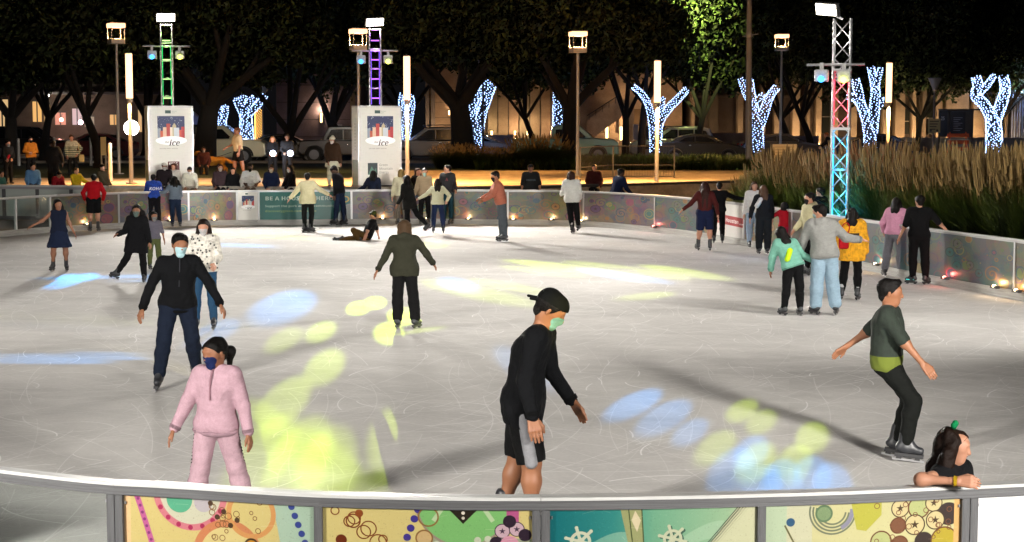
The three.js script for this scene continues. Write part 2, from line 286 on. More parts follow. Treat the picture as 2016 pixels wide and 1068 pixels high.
const artD = ctex(1024, 832, (c, w, h) => {
  c.fillStyle = '#c9cca4'; c.fillRect(0, 0, w, h); c.fillStyle = '#b4cdbb'; c.fillRect(0, 0, 110, h); c.fillStyle = '#c6cdbb'; c.fillRect(110, 0, 130, h);
  ring(c, 130, 90, 22, null, 0, '#2f5a88'); c.strokeStyle = '#6a6a48'; c.lineWidth = 9; c.beginPath(); c.moveTo(100, 105); c.quadraticCurveTo(150, 200, 200, 300); c.stroke();
  c.strokeStyle = '#6d7a6a'; for (let k = 0; k < 4; k++) { c.lineWidth = 9; c.beginPath(); c.arc(345, 40, 118 - k * 17, .1, 3.4); c.stroke(); } ring(c, 300, 50, 40, '#5a7a60', 10, '#7d9a78'); c.strokeStyle = '#8a8fb0'; c.lineWidth = 22; c.beginPath(); c.arc(345, 40, 100, -.1, 1.1); c.stroke();
  c.fillStyle = '#b4b84e'; c.beginPath(); c.moveTo(440, 0); c.lineTo(600, 0); c.lineTo(600, 70); c.lineTo(520, 150); c.lineTo(470, 140); c.fill();
  for (const [x, y, r, f] of [[700, 40, 46, 0], [800, 40, 56, 2], [880, 20, 44, 0], [960, 80, 60, 1], [780, 130, 52, 0], [890, 110, 48, 0], [830, 220, 50, 1], [690, 130, 40, 3], [600, 210, 54, 2], [940, 220, 70, 4], [700, 230, 44, 3]]) f === 0 ? starDisc(c, x, y, r, '#4a3a28', '#cfc8a0') : ring(c, x, y, r, f === 1 ? null : '#6a4028', 7, ['', '#3a3030', '#b2c08c', '#7a5440', '#b4a83a'][f]);
  for (let k = 0; k < 26; k++) ring(c, rr(560, 1000), rr(0, 260), rr(8, 14), '#7a5038', 4);
  for (let k = 0; k < 34; k++) ring(c, rr(20, 1000), rr(320, 820), rr(14, 60), pal[k % 8], 8);
  c.fillStyle = '#d8b27a'; c.fillRect(990, 0, 34, h); wear(c, w, h);
});
function farArt(base, s) {
  return ctex(512, 256, (c, w, h) => {
    blot(c, w, h, base, 90);
    for (let k = 0; k < 26; k++) { const x = rnd() * w, y = rnd() * h, r = rr(6, 46); c.globalAlpha = .8; k % 4 === 0 ? starDisc(c, x, y, r * .7, '#4a3a34', pal[(k + s) % 8]) : ring(c, x, y, r, pal[(k * 3 + s) % 8], rr(2, 9), k % 3 ? null : pal[(k + s) % 8]); }
    c.globalAlpha = .8; for (let k = 0; k < 3; k++) { const x = rr(60, 450), y = rr(50, 200); c.strokeStyle = pal[(k * 2 + s) % 8]; c.lineWidth = 6; c.beginPath(); for (let a = 0; a < 12; a += .2) c.lineTo(x + a * 4 * Math.cos(a), y + a * 4 * Math.sin(a)); c.stroke(); }
    for (let k = 0; k < 60; k++) ring(c, rnd() * w, rnd() * h, rr(1, 4), null, 0, pal[(k + s) % 8]); c.globalAlpha = 1;
  });
}
const far1 = farArt('#9a8a5c', 0), far2 = farArt('#86808a', 3), far3 = farArt('#8f8676', 5), far4 = farArt('#5f7f84', 2);
function skyline(c, x, y, w, h) { // night sky with coloured towers
  c.fillStyle = '#1b2a58'; c.fillRect(x, y, w, h); c.fillStyle = '#dfe6f2'; for (let k = 0; k < 46; k++) { c.beginPath(); c.arc(x + rnd() * w, y + rnd() * h * .62, rr(.004, .012) * w, 0, 7); c.fill(); }
  const t = [[.0, .55, .12, '#8b96a6'], [.1, .66, .1, '#c0553c'], [.2, .5, .13, '#d8b9a0'], [.33, .34, .14, '#b03a36'], [.46, .5, .1, '#e0d2c0'], [.55, .42, .14, '#b8a888'], [.6, .52, .2, '#c9ced6'], [.8, .62, .1, '#c65040'], [.88, .48, .12, '#b02c34']];
  for (const [a, b, ww, col] of t) { c.fillStyle = col; c.fillRect(x + a * w, y + b * h, ww * w, h * (1 - b)); } c.fillStyle = '#b8a888'; c.beginPath(); c.moveTo(x + .55 * w, y + .43 * h); c.lineTo(x + .62 * w, y + .3 * h); c.lineTo(x + .69 * w, y + .43 * h); c.fill();
}
function poster(c, w, h, y0) {
  c.fillStyle = '#2c4a44'; c.fillRect(w * .38, y0 + w * .03, w * .13, w * .07); c.fillStyle = '#7a8a84'; c.font = `${w * .028}px sans-serif`; c.fillText('discovery', w * .53, y0 + w * .06); c.fillText('green', w * .53, y0 + w * .095);
  skyline(c, w * .2, y0 + w * .16, w * .62, w * .5);
  c.fillStyle = '#fff'; c.beginPath(); c.ellipse(w * .51, y0 + w * .71, w * .36, w * .1, 0, 0, 7); c.fill();
  c.fillStyle = '#1d1a20'; c.font = `italic bold ${w * .17}px serif`; c.fillText('ice', w * .45, y0 + w * .82); c.font = `italic ${w * .06}px serif`; c.fillText('the', w * .36, y0 + w * .765);
  c.fillStyle = '#6a5a58'; c.font = `${w * .03}px sans-serif`; c.fillText('DISCOVERY GREEN · HOUSTON', w * .24, y0 + w * .9);
}
const posterTex = ctex(512, 700, (c, w, h) => { c.fillStyle = '#d9d8d2'; c.fillRect(0, 0, w, h); poster(c, w, h, 10); });
const bannerTex = ctex(1024, 440, (c, w, h) => {
  c.fillStyle = '#12706a'; c.fillRect(0, 0, w, h); c.fillStyle = '#cfe4d8'; c.font = CF(84); c.fillText('BE A HOUSTON HERO!', 58, 132, 800);
  c.font = CF(46); c.fillStyle = '#b9d6c8'; c.fillText('Support the park and our community', 58, 240, 790); c.fillStyle = '#8fae6a'; c.fillText('discoverygreen.com/donate', 58, 320, 580);
  ring(c, 960, 120, 44, '#c9b03c', 18);
  c.fillStyle = '#8c9896'; c.beginPath(); c.moveTo(w, 190); c.quadraticCurveTo(900, 210, 880, h); c.lineTo(w, h); c.fill();
});
const clickTex = ctex(512, 420, (c, w, h) => {
  c.fillStyle = '#d6d4d0'; c.fillRect(0, 0, w, h); c.save(); c.translate(w / 2, h * .5); c.rotate(.05); c.fillStyle = '#a5202c'; c.beginPath(); c.moveTo(-246, -60); c.lineTo(238, -60); c.quadraticCurveTo(252, 0, 236, 60); c.lineTo(-246, 60); c.fill();
  c.fillStyle = '#f0ecec'; c.font = CF(66); c.fillText('Click', -240, 24, 120); c.font = CF(104); c.fillText('2', -118, 36); c.font = CF(70); c.fillText('Houston', -54, 24, 220); c.font = CF(34); c.fillText('.com', 170, 30); c.restore();
});
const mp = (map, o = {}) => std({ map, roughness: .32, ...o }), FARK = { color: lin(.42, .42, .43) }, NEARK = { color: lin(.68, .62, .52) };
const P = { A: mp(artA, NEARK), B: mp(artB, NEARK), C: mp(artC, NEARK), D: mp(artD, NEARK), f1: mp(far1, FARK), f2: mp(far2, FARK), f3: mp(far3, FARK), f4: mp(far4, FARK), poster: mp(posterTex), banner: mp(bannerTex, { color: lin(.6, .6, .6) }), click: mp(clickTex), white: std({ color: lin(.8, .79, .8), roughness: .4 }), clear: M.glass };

// a strip of rectangular section swept along a curve from a to b (shares of its length): y0..y1 high, d0..d1 towards the camera's side
function sweep(curve, a, b, n, y0, y1, d0, d1) {
  const pos = [], uv = [], idx = [], q = [];
  for (let i = 0; i <= n; i++) {
    const t = Math.min(1, Math.max(0, a + (b - a) * i / n)), p = curve.getPointAt(t), g = curve.getTangentAt(t), nx = -g.z, nz = g.x, k = nz < 0 ? -1 : 1;
    q.push([p.x + nx * d0 * k, p.z + nz * d0 * k, p.x + nx * d1 * k, p.z + nz * d1 * k]);
  }
  const face = (f, u0) => { const s = pos.length / 3; for (let i = 0; i <= n; i++) { const [p0, p1] = f(q[i]); pos.push(...p0, ...p1); uv.push(i / n, 0, i / n, 1); } for (let i = 0; i < n; i++) { const o = s + i * 2; idx.push(o, o + 2, o + 1, o + 1, o + 2, o + 3); } };
  face((c) => [[c[2], y0, c[3]], [c[2], y1, c[3]]]); face((c) => [[c[0], y1, c[1]], [c[0], y0, c[1]]]);
  face((c) => [[c[2], y1, c[3]], [c[0], y1, c[1]]]); face((c) => [[c[0], y0, c[1]], [c[2], y0, c[3]]]);
  for (const i of [0, n]) { const c = q[i], s = pos.length / 3; pos.push(c[0], y0, c[1], c[2], y0, c[3], c[2], y1, c[3], c[0], y1, c[1]); uv.push(0, 0, 1, 0, 1, 1, 0, 1); i ? idx.push(s, s + 2, s + 1, s, s + 3, s + 2) : idx.push(s, s + 1, s + 2, s, s + 2, s + 3); }
  const g = new THREE.BufferGeometry(); g.setAttribute('position', new THREE.Float32BufferAttribute(pos, 3)); g.setAttribute('uv', new THREE.Float32BufferAttribute(uv, 2)); g.setIndex(idx);
  const o = g.toNonIndexed(); o.computeVertexNormals(); return o;
}
function shareAt(curve, px, h) { // share of the curve's length that shows at photo column px
  let best = 0, e = 1e9; for (let i = 0; i <= 1500; i++) { const p = curve.getPointAt(i / 1500), z = -p.z * Math.cos(PITCH) + (EYE - h) * Math.sin(PITCH), x = W / 2 + FOC * p.x / z; if (Math.abs(x - px) < e) { e = Math.abs(x - px); best = i / 1500; } } return best;
}
function board(curve, a, b, kind, label, near) {
  const t = thing('rink_board', label, 'rink board', near ? 'near rink boards' : 'far rink boards'), L = curve.getLength(), w = .045 / L, n = 10, mats = [].concat(kind), m = mats.length;
  if (near) {
    part('cap', sweep(curve, a + .0015 / L, b - .0015 / L, n, 1.052, 1.07, -.04, .045), M.white, t);
    part('top_rail', sweep(curve, a, b, n, 1.0, 1.0505, -.035, .04), M.rail, t);
    part('bottom_rail', sweep(curve, a, b, n, .04, .12, -.05, .05), M.rail, t);
    const posts = [a + w * .55, b - w * .55]; if (m > 1) posts.push((a + b) / 2);
    for (const s of posts) part('post', sweep(curve, s - w * .5, s + w * .5, 1, 0, .999, -.033, .042), M.rail, t);
    const cuts = m > 1 ? [a + w * 1.05, (a + b) / 2 - w * .5, (a + b) / 2 + w * .5, b - w * 1.05] : [a + w * 1.05, b - w * 1.05];
    mats.forEach((k, i) => { if (k !== P.clear) part('backing', sweep(curve, cuts[i * 2], cuts[i * 2 + 1], n, .121, .999, -.03, .005), M.white, t); part('panel', sweep(curve, cuts[i * 2], cuts[i * 2 + 1], n, .121, .999, .008, .02), k, t); });
    for (const s of [a + w * 1.3, b - w * 1.3]) part('bolt', sweep(curve, s - w * .08, s + w * .08, 1, .95, .965, .0205, .03), M.steel, t);
  } else {
    part('cap', sweep(curve, a + .003 / L, b - .003 / L, n, 1.025, 1.05, -.06, .06), M.white, t);
    part('top_rail', sweep(curve, a, b, n, .99, 1.024, -.035, .035), M.alu, t);
    part('kick_plate', sweep(curve, a + .003 / L, b - .003 / L, n, 0, .16, -.03, .045), M.kick, t);
    for (const s of [a + w * .3, b - w * .3]) part('post', sweep(curve, s - w * .3, s + w * .3, 1, .16, .99, -.035, .03), kind === P.clear ? M.white : M.alu, t);
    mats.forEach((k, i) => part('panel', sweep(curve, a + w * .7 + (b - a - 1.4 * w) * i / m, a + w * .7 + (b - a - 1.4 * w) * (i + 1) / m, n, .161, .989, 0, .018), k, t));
  }
  return t;
}
{
  const cut = [-190, 232, 1065, 1905, 2330].map((x) => shareAt(nearCurve, x, 1));
  board(nearCurve, cut[0], cut[1], P.clear, 'near board with a clear pane, leftmost, ice seen through it', 1);
  board(nearCurve, cut[1], cut[2], [P.A, P.B], 'near board printed with yellow and pink rings and a green disc, left of centre', 1);
  board(nearCurve, cut[2], cut[3], [P.C, P.D], 'near board printed with snowflakes on teal and brown discs, right of centre', 1);
  board(nearCurve, cut[3], cut[4], P.white, 'near board with a plain white panel at the right edge', 1);
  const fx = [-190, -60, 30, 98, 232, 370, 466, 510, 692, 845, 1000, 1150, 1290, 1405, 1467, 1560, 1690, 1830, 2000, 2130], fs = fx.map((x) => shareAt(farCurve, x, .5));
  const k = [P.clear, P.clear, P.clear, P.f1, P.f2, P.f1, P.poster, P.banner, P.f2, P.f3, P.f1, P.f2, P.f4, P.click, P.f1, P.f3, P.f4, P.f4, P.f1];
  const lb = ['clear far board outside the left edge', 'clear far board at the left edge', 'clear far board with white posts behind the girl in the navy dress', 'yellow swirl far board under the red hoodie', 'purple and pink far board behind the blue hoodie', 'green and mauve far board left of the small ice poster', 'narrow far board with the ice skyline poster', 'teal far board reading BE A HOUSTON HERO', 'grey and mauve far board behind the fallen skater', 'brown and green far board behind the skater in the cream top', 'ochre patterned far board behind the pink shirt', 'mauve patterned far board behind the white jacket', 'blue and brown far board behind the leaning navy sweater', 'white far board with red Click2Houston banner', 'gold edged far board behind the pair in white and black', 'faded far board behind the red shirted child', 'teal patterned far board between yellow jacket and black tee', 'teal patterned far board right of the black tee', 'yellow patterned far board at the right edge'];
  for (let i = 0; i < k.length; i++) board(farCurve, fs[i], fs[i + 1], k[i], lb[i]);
  for (const [c, lab, grp] of [[rightCurve, 'plain white rink board on the right side', 'rink boards out of frame at right'], [leftCurve, 'plain white rink board on the left side', 'rink boards out of frame at left']]) { const n = Math.round(c.getLength() / 2.3); for (let i = 0; i < n; i++) board(c, i / n, (i + 1) / n, P.white, lab).userData.group = grp; }
}
// straight barrier of frosted panels beyond the boards on the left
{
  const a = D(-70, 400, 51), b = D(214, 400, 51), c = new THREE.LineCurve3(V(a.x, 0, -51.6), V(b.x, 0, -50.6));
  const t = thing('barrier', 'low straight barrier of pale frosted panels behind the left boards', 'barrier'), f = std({ color: lin(.42, .45, .42), roughness: .45 });
  part('cap', sweep(c, 0, 1, 1, 1.05, 1.1, -.05, .05), M.white, t); part('bottom_rail', sweep(c, 0, 1, 1, 0, .12, -.04, .04), M.rail, t); part('top_rail', sweep(c, 0, 1, 1, .97, 1.049, -.04, .04), std({ color: lin(.3, .28, .29), roughness: .6 }), t);
  for (let i = 0; i <= 4; i++) part('post', sweep(c, Math.max(0, i / 4 - .012), Math.min(1, i / 4 + .012), 1, .121, .969, -.04, .04), M.rail, t);
  for (let i = 0; i < 4; i++) part('panel', sweep(c, i / 4 + .013, i / 4 + .237, 1, .121, .969, -.01, .01), f, t);
}
// ---------------------------------------------------------------- people: one skin per figure, meshed from tapered limbs joined smoothly
const C = (a, b, ra, rb = ra) => ({ a, b, ra, rb });
function meshField(steps, cell, opts = {}) { // steps: [{caps, clips, k}] ; clips: [{n, d}] keep n.p > d
  let lo = V(1e9, 1e9, 1e9), hi = V(-1e9, -1e9, -1e9);
  for (const s of steps) for (const c of s.caps) for (const [p, r] of [[c.a, c.ra], [c.b, c.rb]]) { lo.min(p.clone().addScalar(-r)); hi.max(p.clone().addScalar(r)); }
  const pad = cell * 2.5 + (opts.pad ?? .01); lo.addScalar(-pad); hi.addScalar(pad);
  const nx = Math.ceil((hi.x - lo.x) / cell) + 1, ny = Math.ceil((hi.y - lo.y) / cell) + 1, nz = Math.ceil((hi.z - lo.z) / cell) + 1, N = nx * ny * nz, FAR = .2;
  const F = new Float32Array(N).fill(FAR), smin = (a, b, k) => { const h = Math.max(k - Math.abs(a - b), 0) / k; return Math.min(a, b) - h * h * k * .25; };
  let T = steps.length > 1 ? new Float32Array(N) : F;
  for (const s of steps) {
    const k = s.k ?? .03; if (T !== F) T.fill(FAR);
    for (const c of s.caps) {
      const m = Math.max(c.ra, c.rb) + k + cell * 2, x0 = Math.max(0, Math.floor((Math.min(c.a.x, c.b.x) - m - lo.x) / cell)), x1 = Math.min(nx - 1, Math.ceil((Math.max(c.a.x, c.b.x) + m - lo.x) / cell)), y0 = Math.max(0, Math.floor((Math.min(c.a.y, c.b.y) - m - lo.y) / cell)), y1 = Math.min(ny - 1, Math.ceil((Math.max(c.a.y, c.b.y) + m - lo.y) / cell)), z0 = Math.max(0, Math.floor((Math.min(c.a.z, c.b.z) - m - lo.z) / cell)), z1 = Math.min(nz - 1, Math.ceil((Math.max(c.a.z, c.b.z) + m - lo.z) / cell));
      const bx_ = c.b.x - c.a.x, by = c.b.y - c.a.y, bz = c.b.z - c.a.z, bb = bx_ * bx_ + by * by + bz * bz + 1e-9;
      for (let z = z0; z <= z1; z++) for (let y = y0; y <= y1; y++) for (let x = x0, i = x0 + nx * (y + ny * z); x <= x1; x++, i++) {
        const px = lo.x + x * cell - c.a.x, py = lo.y + y * cell - c.a.y, pz = lo.z + z * cell - c.a.z;
        let h = (px * bx_ + py * by + pz * bz) / bb; h = h < 0 ? 0 : h > 1 ? 1 : h;
        const dx = px - bx_ * h, dy = py - by * h, dz = pz - bz * h;
        T[i] = smin(T[i], Math.sqrt(dx * dx + dy * dy + dz * dz) - (c.ra + (c.rb - c.ra) * h), k);
      }
    }
    for (const q of s.clips ?? []) for (let z = 0, i = 0; z < nz; z++) for (let y = 0; y < ny; y++) for (let x = 0; x < nx; x++, i++) { const d = q.d - (q.n.x * (lo.x + x * cell) + q.n.y * (lo.y + y * cell) + q.n.z * (lo.z + z * cell)); if (d > T[i]) T[i] = d; }
    if (T !== F) { const kk = s.join ?? .02; for (let i = 0; i < N; i++) if (T[i] < FAR * .99 || F[i] < FAR * .99) F[i] = smin(F[i], T[i], kk); }
  }
  const id = new Int32Array(N).fill(-1), pos = [], ix = [], sx = 1, sy = nx, sz = nx * ny;
  const off = [0, sx, sy, sx + sy, sz, sx + sz, sy + sz, sx + sy + sz], ed = [[0, 1], [2, 3], [4, 5], [6, 7], [0, 2], [1, 3], [4, 6], [5, 7], [0, 4], [1, 5], [2, 6], [3, 7]];
  for (let z = 0; z < nz - 1; z++) for (let y = 0; y < ny - 1; y++) for (let x = 0; x < nx - 1; x++) {
    const i = x + nx * (y + ny * z); let m = 0; for (let c = 0; c < 8; c++) if (F[i + off[c]] < 0) m |= 1 << c;
    if (!m || m === 255) continue;
    let ax = 0, ay = 0, az = 0, n = 0;
    for (const [p, q] of ed) if ((m >> p & 1) !== (m >> q & 1)) { const t = F[i + off[p]] / (F[i + off[p]] - F[i + off[q]]); ax += (p & 1) + t * ((q & 1) - (p & 1)); ay += (p >> 1 & 1) + t * ((q >> 1 & 1) - (p >> 1 & 1)); az += (p >> 2) + t * ((q >> 2) - (p >> 2)); n++; }
    id[i] = pos.length / 3; pos.push(lo.x + (x + ax / n) * cell, lo.y + (y + ay / n) * cell, lo.z + (z + az / n) * cell);
  }
  for (let z = 1; z < nz - 1; z++) for (let y = 1; y < ny - 1; y++) for (let x = 1; x < nx - 1; x++) {
    const i = x + nx * (y + ny * z), s = F[i] < 0;
    for (const [u, p, q] of [[sx, sy, sz], [sy, sz, sx], [sz, sx, sy]]) if (s !== (F[i + u] < 0)) { const a = id[i - p - q], b = id[i - q], c = id[i], d = id[i - p]; if (a < 0 || b < 0 || c < 0 || d < 0) continue; s ? ix.push(a, b, c, a, c, d) : ix.push(a, c, b, a, d, c); }
  }
  const g = new THREE.BufferGeometry(); g.setAttribute('position', new THREE.Float32BufferAttribute(pos, 3)); g.setIndex(ix); g.computeVertexNormals();
  const p = g.attributes.position, nn = g.attributes.normal;
  if (opts.fold) { // soft folds of cloth
    const f = opts.fold, o = opts.seed ?? 0;
    for (let i = 0; i < p.count; i++) { const x = p.getX(i), y = p.getY(i), z = p.getZ(i), d = f * (perlin.noise(x * 9 + o, y * 7 + x * 4, z * 9) + .6 * perlin.noise(x * 22, y * 17 + z * 8 + o, z * 22)); p.setXYZ(i, x + nn.getX(i) * d, y + nn.getY(i) * d, z + nn.getZ(i) * d); }
    g.computeVertexNormals();
  }
  const uv = new Float32Array(p.count * 2); g.computeBoundingBox(); const bb = g.boundingBox;
  for (let i = 0; i < p.count; i++) { if (opts.fit) { uv[i * 2] = (p.getX(i) - bb.min.x) / (bb.max.x - bb.min.x); uv[i * 2 + 1] = (p.getY(i) - bb.min.y) / (bb.max.y - bb.min.y); } else { uv[i * 2] = p.getX(i) + p.getZ(i) * .8; uv[i * 2 + 1] = p.getY(i) + p.getZ(i) * .3; } }
  g.setAttribute('uv', new THREE.BufferAttribute(uv, 2)); return g;
}
const matCache = new Map();
const cloth = (c, rough = .9) => { const k = c + rough; if (!matCache.has(k)) { const q = new THREE.Color(c); matCache.set(k, phy({ color: q, roughness: rough, map: clothTint, bumpMap: clothBump, bumpScale: .012, specularIntensity: .3 })); } return matCache.get(k); };
const skinM = (c) => { const k = 's' + c; if (!matCache.has(k)) matCache.set(k, std({ color: new THREE.Color(c), roughness: .55 })); return matCache.get(k); };
const hairM = (c) => { const k = 'h' + c; if (!matCache.has(k)) matCache.set(k, phy({ color: new THREE.Color(c), roughness: .55, bumpMap: clothBump, bumpScale: .02, specularIntensity: .3 })); return matCache.get(k); };
const SK = { l: '#a87860', m: '#7d5138', d: '#4a2f20', t: '#85573c' };
const eyeM = std({ color: lin(.02, .014, .01), roughness: .25 }), browM = std({ color: lin(.015, .01, .008), roughness: .8 }), lipM = std({ color: lin(.28, .11, .09), roughness: .5 });

// footwear, shared by everyone: a hire skate (boot, cuff, holder, blade) and a street shoe, their origin at the ankle joint, toe along z
const up1 = V(0, 1, 0);
const bootG = meshField([{ caps: [C(V(0, .13, -.012), V(0, -.02, -.02), .052, .05), C(V(0, -.03, -.05), V(0, -.045, .02), .042, .042), C(V(0, -.035, .02), V(0, -.048, .135), .044, .036), C(V(0, .06, .02), V(0, -.01, .06), .034, .036)], clips: [{ n: up1, d: -.082 }, { n: V(0, -1, 0), d: -.165 }], k: .03 }], .011);
const cuffG = meshField([{ caps: [C(V(0, .11, -.012), V(0, .15, -.012), .057, .058)], clips: [{ n: up1, d: .1 }, { n: V(0, -1, 0), d: -.168 }], k: .01 }], .011);
const holderG = join([bx(.05, .03, .26, 0, -.097, .04), bx(.022, .03, .05, 0, -.124, -.05), bx(.022, .03, .05, 0, -.124, .115), bx(.022, .012, .25, 0, -.113, .035)]);
const bladeG = join([bx(.006, .022, .29, 0, -.144, .035)]);
const shoeG = meshField([{ caps: [C(V(0, .03, -.02), V(0, -.03, -.03), .045, .04), C(V(0, -.04, -.045), V(0, -.05, .13), .038, .036)], clips: [{ n: up1, d: -.08 }], k: .03 }], .011);
const bootM = std({ color: lin(.022, .023, .027), roughness: .42 }), plastM = std({ color: lin(.03, .03, .032), roughness: .4 }), cuffM = std({ color: lin(.4, .4, .41), roughness: .8 }), shoeM = std({ color: lin(.05, .04, .035), roughness: .6 });
const ledM = glow(.1, .85, .8, 1.6);

const A0 = [-10, 0, -6, 12], B0 = [10, 0, 6, 12], LA0 = [-3, 0, -1, 0], LB0 = [3, 0, 1, 0];
// s: px,py = photo pixel of the ground under the pelvis (or z, x) ; H stature ; yaw 0 faces the camera, 90 faces right ; limbs [angle from straight down towards the right, tilt towards the camera] x2
function person(label, s) {
  const H = s.H, det = s.det ?? 0, cell = s.cell ?? [.021, .014, .0105][det], yaw = R(s.yaw ?? 0), F = V(Math.sin(yaw), 0, Math.cos(yaw));
  const S = V(Math.cos(yaw), 0, -Math.sin(yaw)); if (Math.cos(yaw) < -.001) S.negate();
  const dn = (a, t) => V(Math.sin(R(a)) * Math.cos(R(t)), -Math.cos(R(a)) * Math.cos(R(t)), Math.sin(R(t))), upv = (a, t) => V(Math.sin(R(a)) * Math.cos(R(t)), Math.cos(R(a)) * Math.cos(R(t)), Math.sin(R(t)));
  const lean = s.lean ?? [0, 0], U = upv(...lean), hm = s.head ?? [s.yaw ?? 0, 6, 0], hs = (s.hs ?? 1) * (H < 1.3 ? 1.18 : H < 1.45 ? 1.08 : 1), g = s.girl ? .92 : 1, at = (p, v, k) => p.clone().addScaledVector(v, k);
  const kit = s.foot ?? 'skate', fs = H / 1.7, ank = (kit === 'skate' ? .152 : .082) * fs;
  const pel = V(0, 0, 0), hipA = at(pel, S, -.053 * H), hipB = at(pel, S, .053 * H), sw = .107 * H * g;
  const neck = at(at(pel, U, .3 * H), V(F.x, 0, F.z), (s.hunch ?? .0) * H), shy = at(neck, U, -.03 * H), shA = at(shy, S, -sw), shB = at(shy, S, sw);
  const limb = (o, q, l1, l2) => { const m = at(o, dn(q[0], q[1]), l1), e = at(m, dn(q[2], q[3]), l2); return [o, m, e]; };
  const LA = limb(hipA, s.LA ?? LA0, .245 * H, .245 * H), LB = limb(hipB, s.LB ?? LB0, .245 * H, .245 * H), AA = limb(shA, s.A ?? A0, .172 * H, .15 * H), AB = limb(shB, s.B ?? B0, .172 * H, .15 * H);
  const low = Math.min(LA[2].y, LB[2].y), lift = s.seat !== undefined ? s.seat + .06 * H : ank - low;
  const base = s.at ?? (s.seat !== undefined ? V(0, 0, 0) : G(s.px, s.py, s.h ?? 0));
  if (s.seat !== undefined && !s.at) { const q = D(s.px, 400, s.z ?? 52); base.set(q.x, 0, q.z); if (!s.z) { base.z = -edgeZ(q.x) - .2 - (s.back ?? 0); base.x = (s.px - W / 2) / FOC * -base.z; } }
  if (s.seat === undefined && s.h) base.y = s.h;
  const t = thing('person', label, 'person', s.group, base, Math.atan2(base.x, base.z) - Math.PI + (s.turn ?? 0)), root = new THREE.Vector3(0, lift, 0);
  // head frame
  const hy = R(hm[0]), hF0 = V(Math.sin(hy), 0, Math.cos(hy)), hR = V(Math.cos(hy), 0, -Math.sin(hy)), pit = R(hm[1]);
  let hU = V(0, 1, 0).multiplyScalar(Math.cos(pit)).addScaledVector(hF0, Math.sin(pit)).addScaledVector(V(1, 0, 0), Math.sin(R(hm[2] ?? 0))).normalize();
  const hF = hF0.clone().addScaledVector(hU, -hF0.dot(hU)).normalize(), hS = new THREE.Vector3().crossVectors(hU, hF);
  const hd = H * hs, c = at(at(neck, U, .03 * H), hU, .066 * hd), loc = (f, u, r = 0) => c.clone().addScaledVector(hF, f * hd).addScaledVector(hU, u * hd).addScaledVector(hS, r * hd);
  const all = [LA, LB, AA, AB].flat(); const seen = new Set([pel, hipA, hipB, neck, shy, shA, shB, c, ...all]); for (const p of seen) p.add(root);
  const sl = s.slim ?? 1, torso = (f) => [C(at(shA, S, .022 * H), at(shB, S, -.022 * H), .04 * H + f, .04 * H + f), C(at(at(pel, U, .205 * H), S, -.046 * H * g), at(at(pel, U, .205 * H), S, .046 * H * g), .064 * H * sl + f), C(at(at(pel, U, .1 * H), S, -.036 * H * g), at(at(pel, U, .1 * H), S, .036 * H * g), .059 * H * sl + f), C(hipA, hipB, .064 * H * Math.sqrt(sl) + f), C(at(pel, U, .2 * H), at(pel, U, .04 * H), .066 * H * sl + f, .068 * H * sl + f)];
  const arm = (q, f, n = 1) => { const L = [C(q[0], q[0].clone().lerp(q[1], Math.min(1, n * 2)), .034 * H + f, (.034 - .008 * Math.min(1, n * 2)) * H + f)]; if (n > .5) L.push(C(q[1], q[1].clone().lerp(q[2], n * 2 - 1), .026 * H + f, (.026 - .009 * (n * 2 - 1)) * H + f)); return L; };
  const leg = (q, f, n = 1, fl = 0) => { const L = [C(q[0], q[0].clone().lerp(q[1], Math.min(1, n * 2)), .056 * H + f, (.056 - .019 * Math.min(1, n * 2)) * H + f + (n <= .5 ? fl : fl * .4))]; if (n > .5) { const e = n * 2 - 1, k = q[1].clone().lerp(q[2], Math.min(.32, e)); L.push(C(q[1], k, .037 * H + f + fl * .4, .037 * H + f + fl * .6)); if (e > .32) L.push(C(k, q[1].clone().lerp(q[2], e), .037 * H + f + fl * .6, (.037 - .014 * (e - .32) / .68) * H + f + fl)); } return L; };
  // the body
  const low0 = s.bare ?? 0, neckCap = C(at(neck, U, -.02 * H), loc(-.008, -.05), .033 * H, .03 * hd);
  const headCaps = [C(loc(.012, .006), loc(-.022, .012), .047 * hd, .048 * hd), C(loc(.022, -.02), loc(.03, -.058), .037 * hd, .024 * hd), C(loc(-.01, -.03), loc(.028, -.052), .034 * hd, .026 * hd)];
  const face = [C(loc(.052, .004), loc(.064, -.022), .007 * hd, .0105 * hd), C(loc(.0, -.004, .047), loc(-.004, -.022, .046), .008 * hd, .006 * hd), C(loc(.0, -.004, -.047), loc(-.004, -.022, -.046), .008 * hd, .006 * hd), C(loc(.05, .014, .02), loc(.05, .014, -.02), .009 * hd), C(loc(.05, -.04, .008), loc(.05, -.04, -.008), .008 * hd)];
  const hand = (q, curl) => {
    const d = q[2].clone().sub(q[1]).normalize(), cc = at(pel, U, .05 * H).sub(q[2]); cc.addScaledVector(d, -cc.dot(d)); if (cc.length() < .01) cc.set(.01, 0, .02); cc.normalize();
    const w = new THREE.Vector3().crossVectors(d, cc); if (w.dot(F) + .3 * w.y < 0) w.negate();
    const u = .01 * H * 1.02, L = [];
    for (let i = 0; i < 4; i++) {
      const o = (1.5 - i) * u * 1.25, k = at(at(q[2], d, .05 * H), w, o * 1.08), len = [.9, 1, .95, .74][i] * .048 * H, d1 = d.clone().addScaledVector(cc, Math.tan(curl * .5)).normalize(), d2 = d.clone().addScaledVector(cc, Math.tan(curl * 1.1)).normalize();
      L.push(C(at(q[2], w, o * .6), k, u * 1.02, u * .92)); const m = at(k, d1, len * .52); L.push(C(k, m, u * .62, u * .56), C(m, at(m, d2, len * .5), u * .56, u * .46));
    }
    const b = at(at(q[2], d, .012 * H), w, u * 1.7), m = at(at(b, w, .016 * H), d, .026 * H).addScaledVector(cc, .008 * H); L.push(C(b, m, u * .85, u * .68), C(m, at(m, d, .024 * H).addScaledVector(cc, .008 * H), u * .64, u * .5));
